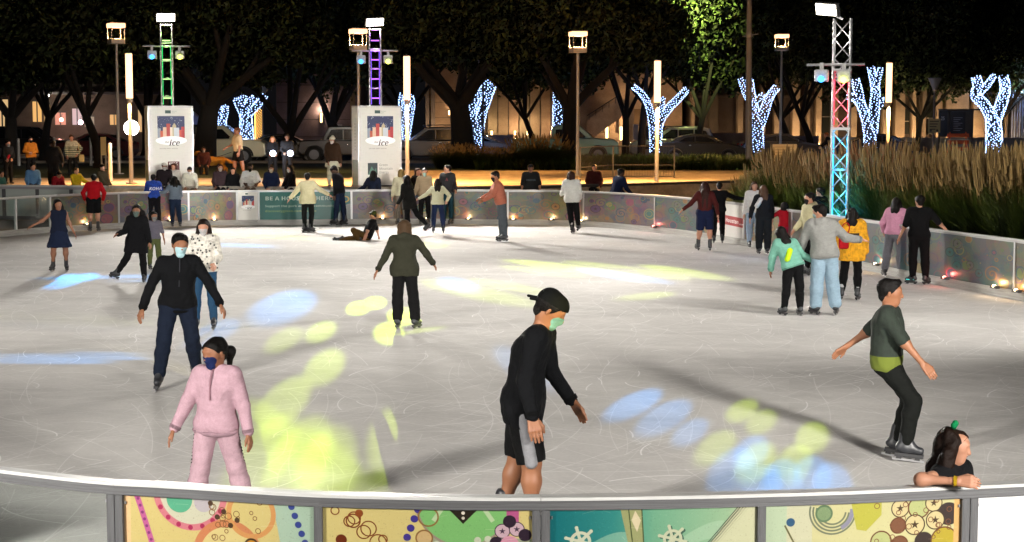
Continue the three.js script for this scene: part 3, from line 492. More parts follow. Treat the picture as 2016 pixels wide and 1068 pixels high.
    L.push(C(q[1].clone().lerp(q[2], .8), q[2], .0175 * H, .0165 * H)); return L;
  };
  const bodyG = [meshField([{ caps: [...torso(-.004), ...arm(AA, -.003), ...arm(AB, -.003), ...leg(LA, -.003), ...leg(LB, -.003), neckCap], k: .035 * H }], cell)];
  bodyG.push(meshField([{ caps: [...headCaps, neckCap], k: .02 * hd }, { caps: face, k: .006, join: .008 }], [.011, .008, .0055][det]));
  for (const q of [AA, AB]) bodyG.push(meshField([{ caps: hand(q, s.curl ?? .45), k: .006 }], [.0085, .0065, .0042][det]));
  const skin = skinM(SK[s.skin ?? 'l']);
  part('body', join(bodyG), skin, t);
  for (const r of [-1, 1]) part('eye', sph(.0085 * hd, 0, 0, 0, 8).scale(1.2, .75, 1).translate(...loc(.046, -.002, r * .019).toArray()), eyeM, t);
  if (det) for (const r of [-1, 1]) part('eyebrow', [rod(loc(.053, .013, r * .01), loc(.047, .015, r * .031), .0028 * hd, .0018 * hd, 6)], browM, t);
  if (!s.mask && det) part('mouth', sph(.012 * hd, 0, 0, 0, 8).scale(1.2, .35, .7).translate(...loc(.05, -.041, 0).toArray()), lipM, t);
  // clothes
  const seed = (seed_ % 97) * .37, w = s.waist ?? .05, fold = s.fold ?? [.007, .009, .011][det];
  if (s.bottom) {
    const b = s.bottom, f = b.f ?? .012, n = b.len ?? .96, L = [{ caps: [C(hipA, hipB, .064 * H + f), C(at(pel, U, .06 * H), at(pel, U, .0), .068 * H + f)], clips: [{ n: U.clone().negate(), d: -U.dot(at(pel, U, w * H)) }], k: .03 }];
    for (const q of [LA, LB]) L.push({ caps: leg(q, f, n, b.flare ?? .004), k: .02, join: .02, clips: n < .9 ? [(() => { const e = n <= .5 ? q[0].clone().lerp(q[1], n * 2) : q[1].clone().lerp(q[2], n * 2 - 1), dd = (n <= .5 ? q[0].clone().sub(q[1]) : q[1].clone().sub(q[2])).normalize(); return { n: dd, d: dd.dot(e) }; })()] : [] });
    part(b.name ?? (n < .6 ? 'shorts' : 'trousers'), meshField(L, cell, { fold: fold * .9, seed }), cloth(b.c), t);
    if (b.stripe) part('side_stripe', meshField([{ caps: [C(LA[0].clone().lerp(LA[1], .2).addScaledVector(V(0, 0, 1), .047 * H + f), LA[0].clone().lerp(LA[1], .97).addScaledVector(V(0, 0, 1), .03 * H + f), .024 * H, .027 * H)], k: .01 }], cell), cloth(b.stripe), t);
    if (b.sequin) for (const q of [LA, LB]) { const sg = q === LA ? -1 : 1, gs = []; for (let k = 2; k < 24; k++) { const p = q[0].clone().lerp(q[1], k / 13); if (k > 13) p.copy(q[1]).lerp(q[2], (k - 13) / 11); gs.push(new THREE.OctahedronGeometry(.011).translate(p.x + sg * (.058 - .0008 * k) * H, p.y, p.z + .012)); } part('sequin_stripe', gs, std({ color: lin(.05, .035, .03), metalness: .8, roughness: .25 }), t); }
  }
  if (s.skirt) {
    const k = s.skirt, m = LA[1].clone().add(LB[1]).multiplyScalar(.5), top = at(pel, U, .03 * H), e = top.clone().lerp(m.setX(pel.x + (m.x - pel.x) * .7), k.len), rr_ = k.flare * H;
    part('skirt', meshField([{ caps: [C(top, e, .075 * H, rr_), C(at(top, S, -.03 * H), at(e, S, -.06 * H), .07 * H, rr_ * .8), C(at(top, S, .03 * H), at(e, S, .06 * H), .07 * H, rr_ * .8)], clips: [{ n: up1, d: e.y }], k: .03 }], cell, { fold: .014, seed }), cloth(k.c), t);
  }
  if (s.top) {
    const b = s.top, f = b.f ?? .014, n = b.sleeve ?? .97, hem = b.hem ?? .03, L = [{ caps: [...torso(f), ...(hem > .06 ? [C(hipA, at(hipA, dn((s.LA ?? LA0)[0] * .6, (s.LA ?? LA0)[1] * .6), hem * H * 1.1), .066 * H + f), C(hipB, at(hipB, dn((s.LB ?? LB0)[0] * .6, (s.LB ?? LB0)[1] * .6), hem * H * 1.1), .066 * H + f)] : [])], clips: [{ n: U, d: U.dot(at(pel, U, -hem * H)) }], k: .045 * H }];
    if (n > .02) for (const q of [AA, AB]) L.push({ caps: arm(q, f * .8, n), k: .015, join: .03 }); 
    if (b.collar) L.push({ caps: [C(at(neck, U, -.012 * H), at(at(neck, U, .014 * H), hF, -.004 * H), .043 * H, .041 * H)], k: .01, join: .02, clips: [{ n: U.clone().negate(), d: -U.dot(at(neck, U, .03 * H)) }] });
    if (b.hood) L.push({ caps: [C(at(at(neck, F, -.055 * H), S, -.045 * H), at(at(neck, F, -.055 * H), S, .045 * H), .036 * H), C(at(at(neck, F, -.06 * H), U, .01 * H), at(at(neck, F, -.05 * H), U, -.035 * H), .04 * H, .03 * H)], k: .02, join: .02 });
    part(b.name ?? 'jacket', meshField(L, cell, { fold, seed, fit: !!b.tex }), b.tex ? (() => { const m = std({ map: b.tex, roughness: .9 }); return m; })() : cloth(b.c), t);
    if (b.zip) part('zip', tubeG([at(at(neck, F, .046 * H), U, .012 * H), at(at(neck, F, .064 * H + f), U, -.04 * H), at(at(pel, U, b.zipTo ?? .2), F, .072 * H + f), ...(b.zipTo ? [] : [at(at(pel, U, .16 * H), F, .073 * H + f)])], .007), cloth(b.zip), t);
    if (det && !b.tex && n > .9) { // knitted bands at hem and wrists
      const dk = '#' + new THREE.Color(b.c).multiplyScalar(.72).getHexString(), bandU = -Math.min(hem, .05) * H;
      part('hem_band', meshField([{ caps: [C(hipA, hipB, .064 * H + f + .006), C(at(pel, U, .05 * H), at(pel, U, -.02 * H), .068 * H + f + .006)], k: .03, clips: [{ n: U, d: U.dot(at(pel, U, bandU - .004)) }, { n: U.clone().negate(), d: -U.dot(at(pel, U, bandU + .03)) }] }], cell * .8), cloth(dk), t);
      for (const q of [AA, AB]) part('sleeve_cuff', rod(q[1].clone().lerp(q[2], n - .12), q[1].clone().lerp(q[2], n + .01), .0245 * H + f * .6, .0225 * H + f * .6, 14), cloth(dk), t);
    }
    if (b.shirt) { part('collar', meshField([{ caps: [C(at(neck, U, -.006 * H), at(neck, U, .012 * H), .047 * H, .044 * H)], k: .01, clips: [{ n: U.clone().negate(), d: -U.dot(at(neck, U, .024 * H)) }] }], cell * .7), cloth('#d8d4c8'), t); part('shirt_tail', meshField([{ caps: [C(hipA, hipB, .064 * H + f * .9)], clips: [{ n: U, d: U.dot(at(pel, U, -.06 * H)) }, { n: U.clone().negate(), d: -U.dot(at(pel, U, -.02 * H)) }] }], cell), cloth('#cfcbc0'), t); }
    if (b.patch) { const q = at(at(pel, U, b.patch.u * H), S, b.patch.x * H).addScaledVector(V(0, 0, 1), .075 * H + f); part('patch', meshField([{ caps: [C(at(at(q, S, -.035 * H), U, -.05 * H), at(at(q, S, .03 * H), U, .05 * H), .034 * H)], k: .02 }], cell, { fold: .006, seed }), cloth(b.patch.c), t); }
  }
  // hair and headgear
  const h = s.hair ?? 'short', hc = s.hairC ?? '#0d0a09', hair = [], clipN = hF.clone().multiplyScalar(-.8).addScaledVector(hU, .6).normalize();
  const shell = [C(loc(.012, .012), loc(-.024, .014), .0515 * hd, .053 * hd), C(loc(-.022, .0), loc(-.03, -.03), .05 * hd, .034 * hd)];
  if (h !== 'bald') hair.push({ caps: shell, clips: [{ n: clipN, d: clipN.dot(c) - .017 * hd }], k: .01 });
  if (h === 'short' && !s.hat && det) hair.push({ caps: [-.03, -.012, .006, .026].map((r, i) => C(loc(.02, .05, r * .8), loc(.037 + (i % 2) * .006, .05 + (i % 3) * .005, r * 1.05), .017 * hd, .011 * hd)), k: .012, join: .014 });
  const backN = at(neck, F, -.055 * H);
  if (h === 'long' || h === 'curly') { const L = s.hairL ?? .16, bk = F.clone(), q = at(at(neck, bk, -.062 * H), U, -L * H); hair.push({ caps: [C(loc(-.036, .0), at(at(neck, bk, -.05 * H), U, .0), .046 * hd, .045 * hd), C(at(at(neck, bk, -.052 * H), S, -.02 * H), at(q, S, -.03 * H), .044 * H, .022 * H), C(at(at(neck, bk, -.052 * H), S, .02 * H), at(q, S, .025 * H), .044 * H, .024 * H), C(loc(-.008, .0, .046), loc(-.004, -.085, .058), .02 * hd, .024 * hd), C(loc(-.008, .0, -.046), loc(-.004, -.085, -.058), .02 * hd, .024 * hd), ...(h === 'curly' ? [C(loc(-.01, -.04, .062), loc(-.02, -.12, .075), .03 * hd, .03 * hd), C(loc(-.01, -.04, -.062), loc(-.02, -.12, -.075), .03 * hd, .03 * hd)] : [])], k: .02, join: .02 }); }
  if (h === 'bob') hair.push({ caps: [C(loc(-.02, .01, .03), loc(-.018, -.06, .042), .036 * hd, .03 * hd), C(loc(-.02, .01, -.03), loc(-.018, -.06, -.042), .036 * hd, .03 * hd), C(loc(-.035, 0), loc(-.032, -.06), .042 * hd, .036 * hd)], k: .02, join: .02 });
  if (h === 'pony') { const o = loc(-.066, -.004), m = loc(-.1, -.035), q = s.ponyTo ? loc(...s.ponyTo) : loc(-.095, -.12); hair.push({ caps: [C(o, m, .016 * hd, .024 * hd), C(m, q, .026 * hd, .012 * hd)], k: .012, join: .012 }); }
  if (h === 'bun') hair.push({ caps: [C(loc(-.05, .05), loc(-.055, .055), .026 * hd)], k: .01, join: .01 });
  if (hair.length) part(s.hat === 'none' ? 'hair' : 'hair', meshField(hair, [.013, .009, .006][det], { fold: h === 'curly' ? .02 : h === 'short' ? .005 : .008, seed }), hairM(hc), t);
  if (s.hat) {
    const ht = s.hat, up = ht.kind === 'beanie' ? .0 : .016, L = [{ caps: [C(loc(.012, .014), loc(-.022, .018), .0545 * hd, .055 * hd), ...(ht.kind === 'beanie' ? [C(loc(-.015, .04), loc(-.025, .06), .045 * hd, .03 * hd)] : [])], clips: [{ n: hU.clone().addScaledVector(hF, ht.back ? -.1 : -.22).normalize(), d: hU.clone().addScaledVector(hF, ht.back ? -.1 : -.22).normalize().dot(loc(0, up)) }], k: .01 }];
    if (ht.kind === 'cap') { const q = ht.back ? -1 : 1; L.push({ caps: [-.026, 0, .026].map((r) => C(loc(q * .045, ht.back ? .01 : .026, r), loc(q * (.105 - Math.abs(r) * .6), ht.back ? -.016 : .014, r * .9), .008 * hd, .006 * hd)), k: .02, join: .012 }); }
    part(ht.kind, meshField(L, [.013, .009, .0055][det]), cloth(ht.c), t);
    if (ht.badge) part('badge', sph(.009 * hd, 0, 0, 0, 8).translate(...loc(-.06, .036, -.02).toArray()), cloth(ht.badge), t);
  }
  if (s.bow) part('hair_bow', meshField([{ caps: [C(loc(-.02, .066, -.006), loc(-.02, .082, -.028), .008 * hd, .014 * hd), C(loc(-.02, .066, .006), loc(-.02, .082, .028), .008 * hd, .014 * hd)], k: .008 }], .006), cloth(s.bow), t);
  if (s.mask) { const mc = loc(.03, -.035), n1 = hU.clone().negate(), n2 = hF; part('face_mask', meshField([{ caps: [C(loc(.026, -.018), loc(.034, -.056), .041 * hd, .029 * hd), C(loc(.052, -.012), loc(.06, -.026), .016 * hd, .014 * hd)], clips: [{ n: n1, d: n1.dot(loc(0, -.008)) }, { n: n2, d: n2.dot(loc(.016, 0)) }], k: .02 }], [.01, .007, .005][det]), cloth(s.mask, .8), t); }
  // footwear
  const fy = s.feet ?? [s.yaw ?? 0, s.yaw ?? 0];
  [LA, LB].forEach((q, i) => {
    const a = R(fy[i]), sh = q[1].clone().sub(q[2]).normalize(), y = V(0, .45, 0).addScaledVector(sh, .55).normalize(), z = V(Math.sin(a), (s.toe ?? [0, 0])[i], Math.cos(a)); z.addScaledVector(y, -z.dot(y)).normalize();
    const x = new THREE.Vector3().crossVectors(y, z), m4 = new THREE.Matrix4().makeBasis(x, y, z);
    const f = part(kit === 'skate' ? 'skate' : 'shoe', kit === 'skate' ? bootG : shoeG, kit === 'skate' ? bootM : s.shoeC ? cloth(s.shoeC) : shoeM, t);
    f.quaternion.setFromRotationMatrix(m4); f.position.copy(q[2]); f.scale.setScalar(fs);
    if (kit === 'skate') { part('blade_holder', holderG, plastM, f); part('blade', bladeG, M.steel, f); if (s.cuff) part('cuff', cuffG, cuffM, f); if (s.led && i === s.led - 1) part('glow_strip', [bx(.004, .012, .17, .043, -.05, .04), bx(.004, .012, .17, -.043, -.05, .04)], ledM, f); }
  });
  if (s.band !== undefined) for (const [q, col] of s.band) { const [a, b] = q === 'A' ? [AA[1], AA[2]] : [AB[1], AB[2]]; part('wristband', rod(a.clone().lerp(b, .9), a.clone().lerp(b, .99), .0225 * H, .021 * H, 14), cloth(col, .6), t); }
  t.userData.j = undefined; delete t.userData.j;
  return { t, AA, AB, LA, LB, neck, pel, c, loc, H, S, U, F };
}
const held = (name, label, cat, geo, mat, who, at) => { const m = part(name, geo, mat); m.position.copy(who.t.localToWorld(at.clone())); m.quaternion.copy(who.t.quaternion); return tag(Object.assign(m, { name }), label, cat); };
// ---------------------------------------------------------------- skaters
const printTex = (base, draw) => ctex(256, 256, (c, w, h) => { c.fillStyle = base; c.fillRect(0, 0, w, h); for (let k = 0; k < 900; k++) { c.fillStyle = `rgba(0,0,0,${rr(0, .09)})`; c.fillRect(rnd() * w, rnd() * h, rr(2, 22), rr(2, 22)); } draw(c, w, h); });
const NAVY = '#141a2c', BLK = '#0b0b0d', JEAN = '#1f2c44';
person('girl in a navy sleeveless dress with arms spread, skating at left', { px: 117, py: 534, H: 1.42, yaw: 12, girl: 1, skin: 'm', A: [-50, 5, -64, 0], B: [20, 0, 24, 10], LA: [-6, 6, -4, -8], LB: [8, 0, 2, 0], bottom: null, top: { c: NAVY, sleeve: 0, name: 'dress_top', hem: .04 }, skirt: { c: '#172036', len: .95, flare: .15 }, hair: 'long', hairL: .1, head: [15, 8, -5], feet: [-25, 10] });
person('boy in a red hoodie and black shorts leaning on the far boards, back turned', { px: 185, py: 456, H: 1.56, yaw: 180, skin: 'l', lean: [2, -14], A: [-30, -10, 14, -30], B: [26, -10, -10, -30], bottom: { c: BLK, len: .5, f: .03, flare: .02 }, top: { c: '#b0121c', f: .028, hood: 1, hem: .05 }, head: [180, 20, 0], feet: [200, 160] });
person('boy in a royal blue hoodie with white back print at the far boards', { px: 303, py: 447, H: 1.5, yaw: 180, skin: 'm', lean: [0, -12], A: [-14, -30, 20, -60], B: [14, -30, 50, -40], LA: [-5, 0, -4, 0], LB: [5, 0, 4, 0], bottom: { c: '#15151a', f: .03 }, top: { f: .03, hood: 1, hem: .06, tex: printTex('#1440a0', (c, w) => { c.fillStyle = '#e8e8ee'; c.font = 'italic bold 52px sans-serif'; c.fillText('KOHA', 56, 122, 150); }) } });
person('child with curly dark hair in a grey denim jacket at the far boards', { px: 345, py: 447, H: 1.42, yaw: 190, girl: 1, skin: 'm', lean: [0, -10], A: [-40, -20, -80, -10], B: [8, -30, 0, -50], LA: [-2, 0, 0, 0], LB: [4, 0, 6, 0], bottom: { c: JEAN, f: .02 }, top: { c: '#6a7684', f: .022 }, hair: 'curly', hairL: .08, head: [190, 20, 0] });
person('woman all in black with long curly hair gliding with one leg out', { px: 270, py: 557, H: 1.43, yaw: -15, girl: 1, skin: 'm', det: 1, lean: [2, 6], A: [-24, 20, -70, 50], B: [14, 5, 10, 25], LA: [-18, 0, -34, 5], LB: [6, 0, 3, 0], bottom: { c: BLK }, top: { c: '#0e0e11', f: .03, hem: .17 }, hair: 'curly', hairL: .14, mask: '#5a6a64', feet: [-60, -10] });
person('small child in a grey tee and olive leggings half behind the woman in black', { px: 304, py: 531, H: 1.14, yaw: 20, skin: 'm', A: [-10, 10, -5, 30], B: [18, 0, 10, 5], LA: [-6, 0, -2, 0], LB: [6, 0, 2, 0], bottom: { c: '#4c5230', name: 'leggings' }, top: { c: '#5c5862', sleeve: .5 }, hair: 'bob', mask: '#7a7a78' });
person('man in a black quarter-zip and navy trousers with arms held wide, masked', { px: 352, py: 764, H: 1.76, det: 2, yaw: 4, skin: 't', lean: [3, 10], head: [12, 10, 4], A: [-27, 6, -21, 12], B: [31, 2, 27, 18], LA: [-9, 16, -9, -6], LB: [9, -4, 6, -34], bottom: { c: '#141c2c', f: .016, flare: .008 }, top: { c: '#0c0d10', f: .018, collar: 1, zip: '#3a3a40', hem: .05 }, mask: '#a9ccd4', hairC: '#0b0908', feet: [-8, 25], curl: .6 });
person('woman in a white sweater with black stars holding a phone, behind the masked man', { px: 404, py: 650, H: 1.58, det: 1, yaw: -6, girl: 1, skin: 'l', A: [-14, 25, 36, 60], B: [12, 18, -30, 62], LA: [-6, 0, -1, 0], LB: [3, 0, 3, 0], bottom: { c: '#24425c', f: .012 }, top: { f: .024, hem: .03, name: 'sweater', tex: printTex('#cfcac0', (c, w) => { c.fillStyle = '#15141a'; for (let k = 0; k < 46; k++) { const x = rnd() * w, y = rnd() * w; c.beginPath(); for (let i = 0; i < 10; i++) { const r = i % 2 ? 4 : 10; c.lineTo(x + r * Math.sin(i * .63), y - r * Math.cos(i * .63)); } c.fill(); } }) }, hair: 'long', hairL: .16, hairC: '#1a100c', head: [-8, 14, 0], mask: '#b8b4b4' });
const pinkGirl = person('girl in a pale pink fleece and pink trousers with a navy mask, nearest left', { px: 428, py: 1040, H: 1.4, det: 2, yaw: -24, girl: 1, fold: .005, slim: .92, skin: 'm', lean: [2, 4], head: [-48, 14, 0], A: [-25, 6, -27, 10], B: [16, 0, 9, 10], LA: [-9, 10, -11, -2], LB: [13, -4, 15, -8], bottom: { c: '#a88a94', f: .012, flare: .016, sequin: 1 }, top: { c: '#ab8b96', f: .02, collar: 1, zip: '#a07884', hem: .06, name: 'fleece' }, mask: '#15204a', hair: 'pony', ponyTo: [-.11, -.12, -.04], hairC: '#0c0a09', feet: [-25, 5] });
person('skater in a loose cream top and black trousers seen from behind at the teal banner', { px: 606, py: 458, H: 1.6, yaw: 180, skin: 'l', lean: [0, -3], A: [-34, 0, -42, 10], B: [48, 0, 60, 6], LA: [-2, 0, 1, 0], LB: [3, 0, -4, 0], bottom: { c: '#0e1210' }, top: { c: '#cfc7a2', f: .036, hem: .08, sleeve: .93 }, feet: [120, 130] });
person('man in dark jacket and navy jeans bending forward at the far boards', { px: 669, py: 444, H: 1.74, yaw: -110, skin: 'd', lean: [-6, 0], head: [-110, 45, 0], hunch: .02, A: [2, 0, -4, 10], B: [10, 0, 6, 10], LA: [-8, 0, -6, 0], LB: [9, 0, 7, 0], bottom: { c: '#1b2740' }, top: { c: '#14151a', f: .024 } });
person('woman in a navy jacket and faded jeans resting an arm on the far boards', { px: 735, py: 441, H: 1.56, yaw: 170, girl: 1, skin: 'd', lean: [1, -8], A: [-32, -20, -62, -20], B: [6, -10, 2, -20], bottom: { c: '#8c7c88' }, top: { c: '#151c30', f: .028 }, hair: 'long', hairL: .1 });
person('boy in a black tee and brown trousers fallen onto the ice', { px: 722, py: 473, seat: -.0, at: G(722, 473), H: 1.55, yaw: -100, skin: 'l', lean: [22, -6], head: [-120, 20, 0], A: [-26, 24, -18, -16], B: [20, -20, 12, 0], LA: [-118, 10, 28, 0], LB: [-84, 20, -82, 0], bottom: { c: '#4a3618', f: .014 }, top: { c: '#101012', f: .02, sleeve: .42 }, feet: [-90, -90], curl: .2 });
person('woman in a dark olive jacket and black trousers skating away at centre', { px: 797, py: 648, H: 1.56, det: 1, yaw: 182, skin: 'm', lean: [0, 0], A: [-26, 4, -30, 14], B: [38, 0, 32, -40], LA: [-3, 0, -1, 0], LB: [6, 4, 5, 8], bottom: { c: '#0b0b0c', f: .016, flare: .02 }, top: { c: '#2c2c22', f: .02, hem: .07, hood: 1 }, hair: 'bob', hairC: '#3a2a1a', feet: [170, 150], head: [185, 8, 0] });
person("black-haired woman in dark coat striding left with her trailing skate raised", { px: 806, py: 464, H: 1.58, yaw: -125, girl: 1, skin: 'm', lean: [-8, 0], A: [-10, 10, -30, 20], B: [14, 0, -8, 10], LA: [-2, 4, 6, 0], LB: [26, 8, 44, -4], bottom: { c: BLK }, top: { c: '#151513', f: .028, hem: .12 }, hair: 'long', hairL: .16, feet: [-90, -60], toe: [0, -.6] });
person('girl in white jacket and navy jeans, long hair, elbow raised, by the far boards', { px: 862, py: 460, H: 1.46, yaw: 178, girl: 1, skin: 'l', A: [-48, 0, -62, 8], B: [44, 0, -20, -40], LA: [-5, 0, -3, 0], LB: [8, 0, 4, 0], bottom: { c: '#1c2848' }, top: { c: '#d2d0b0', f: .02 }, hair: 'long', hairL: .12, hairC: '#120c0a' });
person('woman in a tan sweater with a pale mask facing out from the far boards', { px: 836, py: 442, H: 1.62, yaw: 6, girl: 1, skin: 'l', A: [-16, 0, -18, 20], B: [10, 0, 10, 30], bottom: { c: BLK }, top: { c: '#8c7a62', f: .026, hem: .05 }, mask: '#a8c4bc', hair: 'bun', hairC: '#1a110c', feet: [-10, 10] });
person('man in a black hoodie and teal jeans with hands joined at the far boards', { px: 881, py: 442, H: 1.72, yaw: -30, skin: 'l', head: [-70, 0, 0], A: [-14, 20, 40, 50], B: [12, 10, 10, 60], bottom: { c: '#14303a', f: .02 }, top: { f: .03, hood: 1, tex: printTex('#121216', (c) => { c.fillStyle = '#7a3238'; c.font = 'bold 50px sans-serif'; c.fillText('A', 104, 110); }) } });
person('fair-haired person in a pale top half hidden behind the woman in the dark coat', { px: 790, py: 443, H: 1.6, yaw: 200, skin: 'l', A: [-14, 0, -8, 10], bottom: { c: '#6a6258' }, top: { c: '#b8b298', f: .026 }, hairC: '#6a5630', hair: 'bob' });
person("man in pink shirt, grey trousers and black mask gliding left with hands forward", { px: 986, py: 476, H: 1.76, yaw: -85, skin: 't', lean: [-12, 4], head: [-70, 16, 0], A: [-30, 16, -66, 10], B: [-24, 0, -62, 10], LA: [4, 0, 2, 0], LB: [9, 4, 3, 0], bottom: { c: '#4c5258', f: .022, flare: .012 }, top: { c: '#a86450', f: .028 }, mask: '#141214', feet: [-75, -80] });
person('skater in a puffy white jacket and black trousers facing the far boards', { px: 1126, py: 460, H: 1.66, yaw: 160, skin: 'l', lean: [-2, -4], A: [-14, -20, -30, -70], B: [12, -10, 4, -50], LA: [5, 0, 8, 0], LB: [8, -10, 6, -30], bottom: { c: BLK, f: .016 }, top: { c: '#d8d8d2', f: .042, hem: .06 }, hair: 'bob', hairC: '#2a140c', cuff: 1 });
person('man in a navy sweater over a white shirt leaning sideways on the far boards', { px: 1211, py: 448, H: 1.68, yaw: 130, skin: 'd', lean: [15, -8], head: [120, 10, 6], A: [24, -10, 40, -20], B: [20, -6, 44, -10], LA: [-9, 0, -10, 0], LB: [4, 0, -2, 0], bottom: { c: '#101014', f: .016 }, top: { c: '#131c36', f: .024, shirt: 1 }, feet: [200, 100] });
person('woman with very long brown hair in a maroon top and navy knee shorts skating away', { px: 1387, py: 495, H: 1.6, yaw: 182, girl: 1, skin: 'l', lean: [0, -2], A: [-38, 0, -52, 8], B: [24, 0, 10, -20], LA: [-4, 0, -6, -14], LB: [5, 0, 2, 0], bottom: { c: '#171f3c', len: .52, f: .03, flare: .02 }, top: { c: '#4a1d1a', f: .02, hem: .05 }, hair: 'long', hairL: .24, hairC: '#2a140c', feet: [200, 178] });
person('person in black stretching one arm along the boards behind the maroon top', { px: 1414, py: 480, H: 1.5, yaw: 180, skin: 'l', lean: [2, -4], A: [-10, 0, -6, 0], B: [64, -10, 84, 0], bottom: { c: BLK }, top: { c: '#131315', f: .024 }, hairC: '#130d0a' });
person('woman in pale jeans and white top close behind the pair of skaters at right', { px: 1484, py: 488, H: 1.56, yaw: 10, girl: 1, skin: 'l', A: [-12, 0, -8, 10], B: [10, 0, 4, 30], bottom: { c: '#93a6bc', f: .02 }, top: { c: '#cfcdc8', f: .024 }, hair: 'long', hairC: '#3a2412', hairL: .1 });
person('woman in black with a white shawl and tied fair hair by the gold edged board', { px: 1503, py: 501, H: 1.55, yaw: 196, girl: 1, skin: 'l', lean: [-2, -4], A: [-24, 0, -10, 20], B: [12, -10, 2, -20], LA: [-3, 0, 0, 0], LB: [3, 0, -1, 0], bottom: { c: '#1a1d20', f: .026, flare: .014 }, top: { c: '#17181b', f: .026, patch: { u: .2, x: -.07, c: '#d2d0cc' } }, hair: 'long', hairL: .1, hairC: '#4a3322', cuff: 1 });
person('small child in a red top with arms out at the right boards', { px: 1544, py: 500, H: 1.14, yaw: 178, skin: 'l', A: [-58, 0, -66, 0], B: [52, 0, 60, 0], bottom: { c: '#8a2038' }, top: { c: '#9c1220', f: .018 }, hair: 'bob' });
person('person in a cream hoodie and black trousers, mostly behind the grey hoodie', { px: 1596, py: 543, H: 1.6, yaw: -65, skin: 'l', lean: [-4, 0], A: [-16, 10, -40, 20], B: [4, 0, -4, 10], bottom: { c: BLK }, top: { c: '#bdb592', f: .032, hood: 1 }, mask: '#1a1a1c', hair: 'short' });
person('girl in a seafoam jacket with a painted patch of lime beam light and long black hair leaning left', { px: 1560, py: 622, H: 1.38, det: 1, yaw: 200, girl: 1, skin: 'm', lean: [-20, -8], head: [215, 20, -16], A: [-18, -10, -6, -10], B: [34, -20, 66, -16], LA: [-4, 0, -6, 0], LB: [7, 0, 2, 0], bottom: { c: '#0b0b0d', f: .016 }, top: { c: '#6fa594', f: .034, hem: .02, patch: { u: .14, x: .0, c: '#b7e022' } }, hair: 'long', hairL: .2, feet: [220, 200], cuff: 1 });  // the lime patch paints yellow beam light onto the jacket
person('man in a grey hoodie and light blue jeans helping the girl in seafoam', { px: 1622, py: 621, H: 1.7, det: 1, yaw: 192, skin: 'l', lean: [-7, -6], head: [250, 14, 0], A: [-22, -10, -14, -16], B: [44, -8, 82, -24], LA: [-3, 0, -2, 0], LB: [5, 0, 8, 0], bottom: { c: '#8ba3b4', f: .03, flare: .026 }, top: { c: '#8b8b88', f: .036, hood: 1, hem: .05 }, mask: '#9ab0ae', feet: [215, 170], cuff: 1 });
const yellowW = person('woman in a bright yellow jacket with dark hanging hair, back turned', { px: 1675, py: 592, H: 1.54, det: 1, yaw: 180, girl: 1, skin: 'm', A: [-18, -6, 10, -30], B: [14, -4, 4, -20], LA: [-5, 0, -6, 0], LB: [5, 0, 0, 0], bottom: { c: '#0c0c0d', name: 'leggings' }, top: { f: .046, hem: .13, tex: printTex('#d99a10', (c) => { c.fillStyle = '#2a1c10'; c.fillRect(104, 86, 80, 34); c.fillStyle = '#d99a10'; c.fillRect(108, 100, 72, 5); c.fillStyle = '#2a1c10'; c.font = 'bold 26px sans-serif'; }) }, hair: 'long', hairL: .17, hairC: '#0e0a09', cuff: 1, feet: [185, 165] });
held('bag', 'small red bag slung at the side of the yellow jacket', 'bag', join([rbx(.17, .3, .09, .035), tubeG([V(-.05, .14, 0), V(-.02, .26, .01), V(.04, .3, .0), V(.09, .24, 0), V(.07, .13, 0)], .01)]), cloth('#b01822'), yellowW, yellowW.pel.clone().add(V(-.13, .16, .16)));
person('woman in a pink top and grey jeans with a cross strap at the right boards', { px: 1760, py: 545, H: 1.52, yaw: 165, girl: 1, skin: 'l', lean: [3, -4], A: [-26, -10, 10, -40], B: [20, -10, 10, -30], LA: [-9, 0, -6, 0], LB: [7, 0, 2, 0], bottom: { c: '#6f7078', f: .02, flare: .014 }, top: { c: '#c48aa4', f: .03 }, hair: 'long', hairL: .06, feet: [200, 150] });
person('man in a black tee and black trousers with one cyan-lit skate at the right boards', { px: 1808, py: 561, H: 1.63, yaw: 172, skin: 'l', lean: [0, -3], head: [200, 6, 0], A: [-18, 0, -24, -10], B: [42, 0, 44, -10], LA: [-3, 0, 1, 0], LB: [4, 0, 3, 0], bottom: { c: '#0c0c0e', f: .02 }, top: { c: '#0d0d0f', f: .026, sleeve: .48, hem: .06 }, feet: [240, 150], led: 1, cuff: 1 });
person('skater in a dark green tee and black trousers rushing right with bent knees', { px: 1742, py: 904, H: 1.66, det: 1, yaw: 84, skin: 't', lean: [1, 6], hunch: .0, head: [86, 6, 0], A: [36, 12, 42, 10], B: [-46, -10, -52, -6], LA: [38, 6, -8, 0], LB: [30, -6, -16, 0], bottom: { c: '#101210', f: .014 }, top: { f: .022, sleeve: .46, tex: printTex('#1c261d', (c) => { c.fillStyle = '#545e16'; c.fillRect(0, 196, 256, 60); }) }, feet: [88, 84], curl: .3 });  // lime waist band: yellow beam light painted into the tee
const capMan = person('man in a black long-sleeved shirt, black knee shorts and backward cap looking down', { px: 1030, py: 1062, H: 1.8, det: 2, yaw: 80, skin: 't', lean: [8, 4], slim: .84, hunch: .03, head: [84, 36, 0], A: [-14, 10, 12, 18], B: [10, -6, 36, 6], LA: [10, 4, 0, 0], LB: [-7, -2, -16, 0], bottom: { c: '#0b0b0c', len: .5, f: .03, flare: .012, stripe: '#808084' }, top: { c: '#0b0c0f', f: .02, hem: .09 }, hat: { kind: 'cap', c: '#0a0c0b', back: 1, badge: '#8aa08c' }, mask: '#6f9a92', band: [['B', '#d8b428'], ['A', '#b8a030']], feet: [80, 85], curl: .35 });
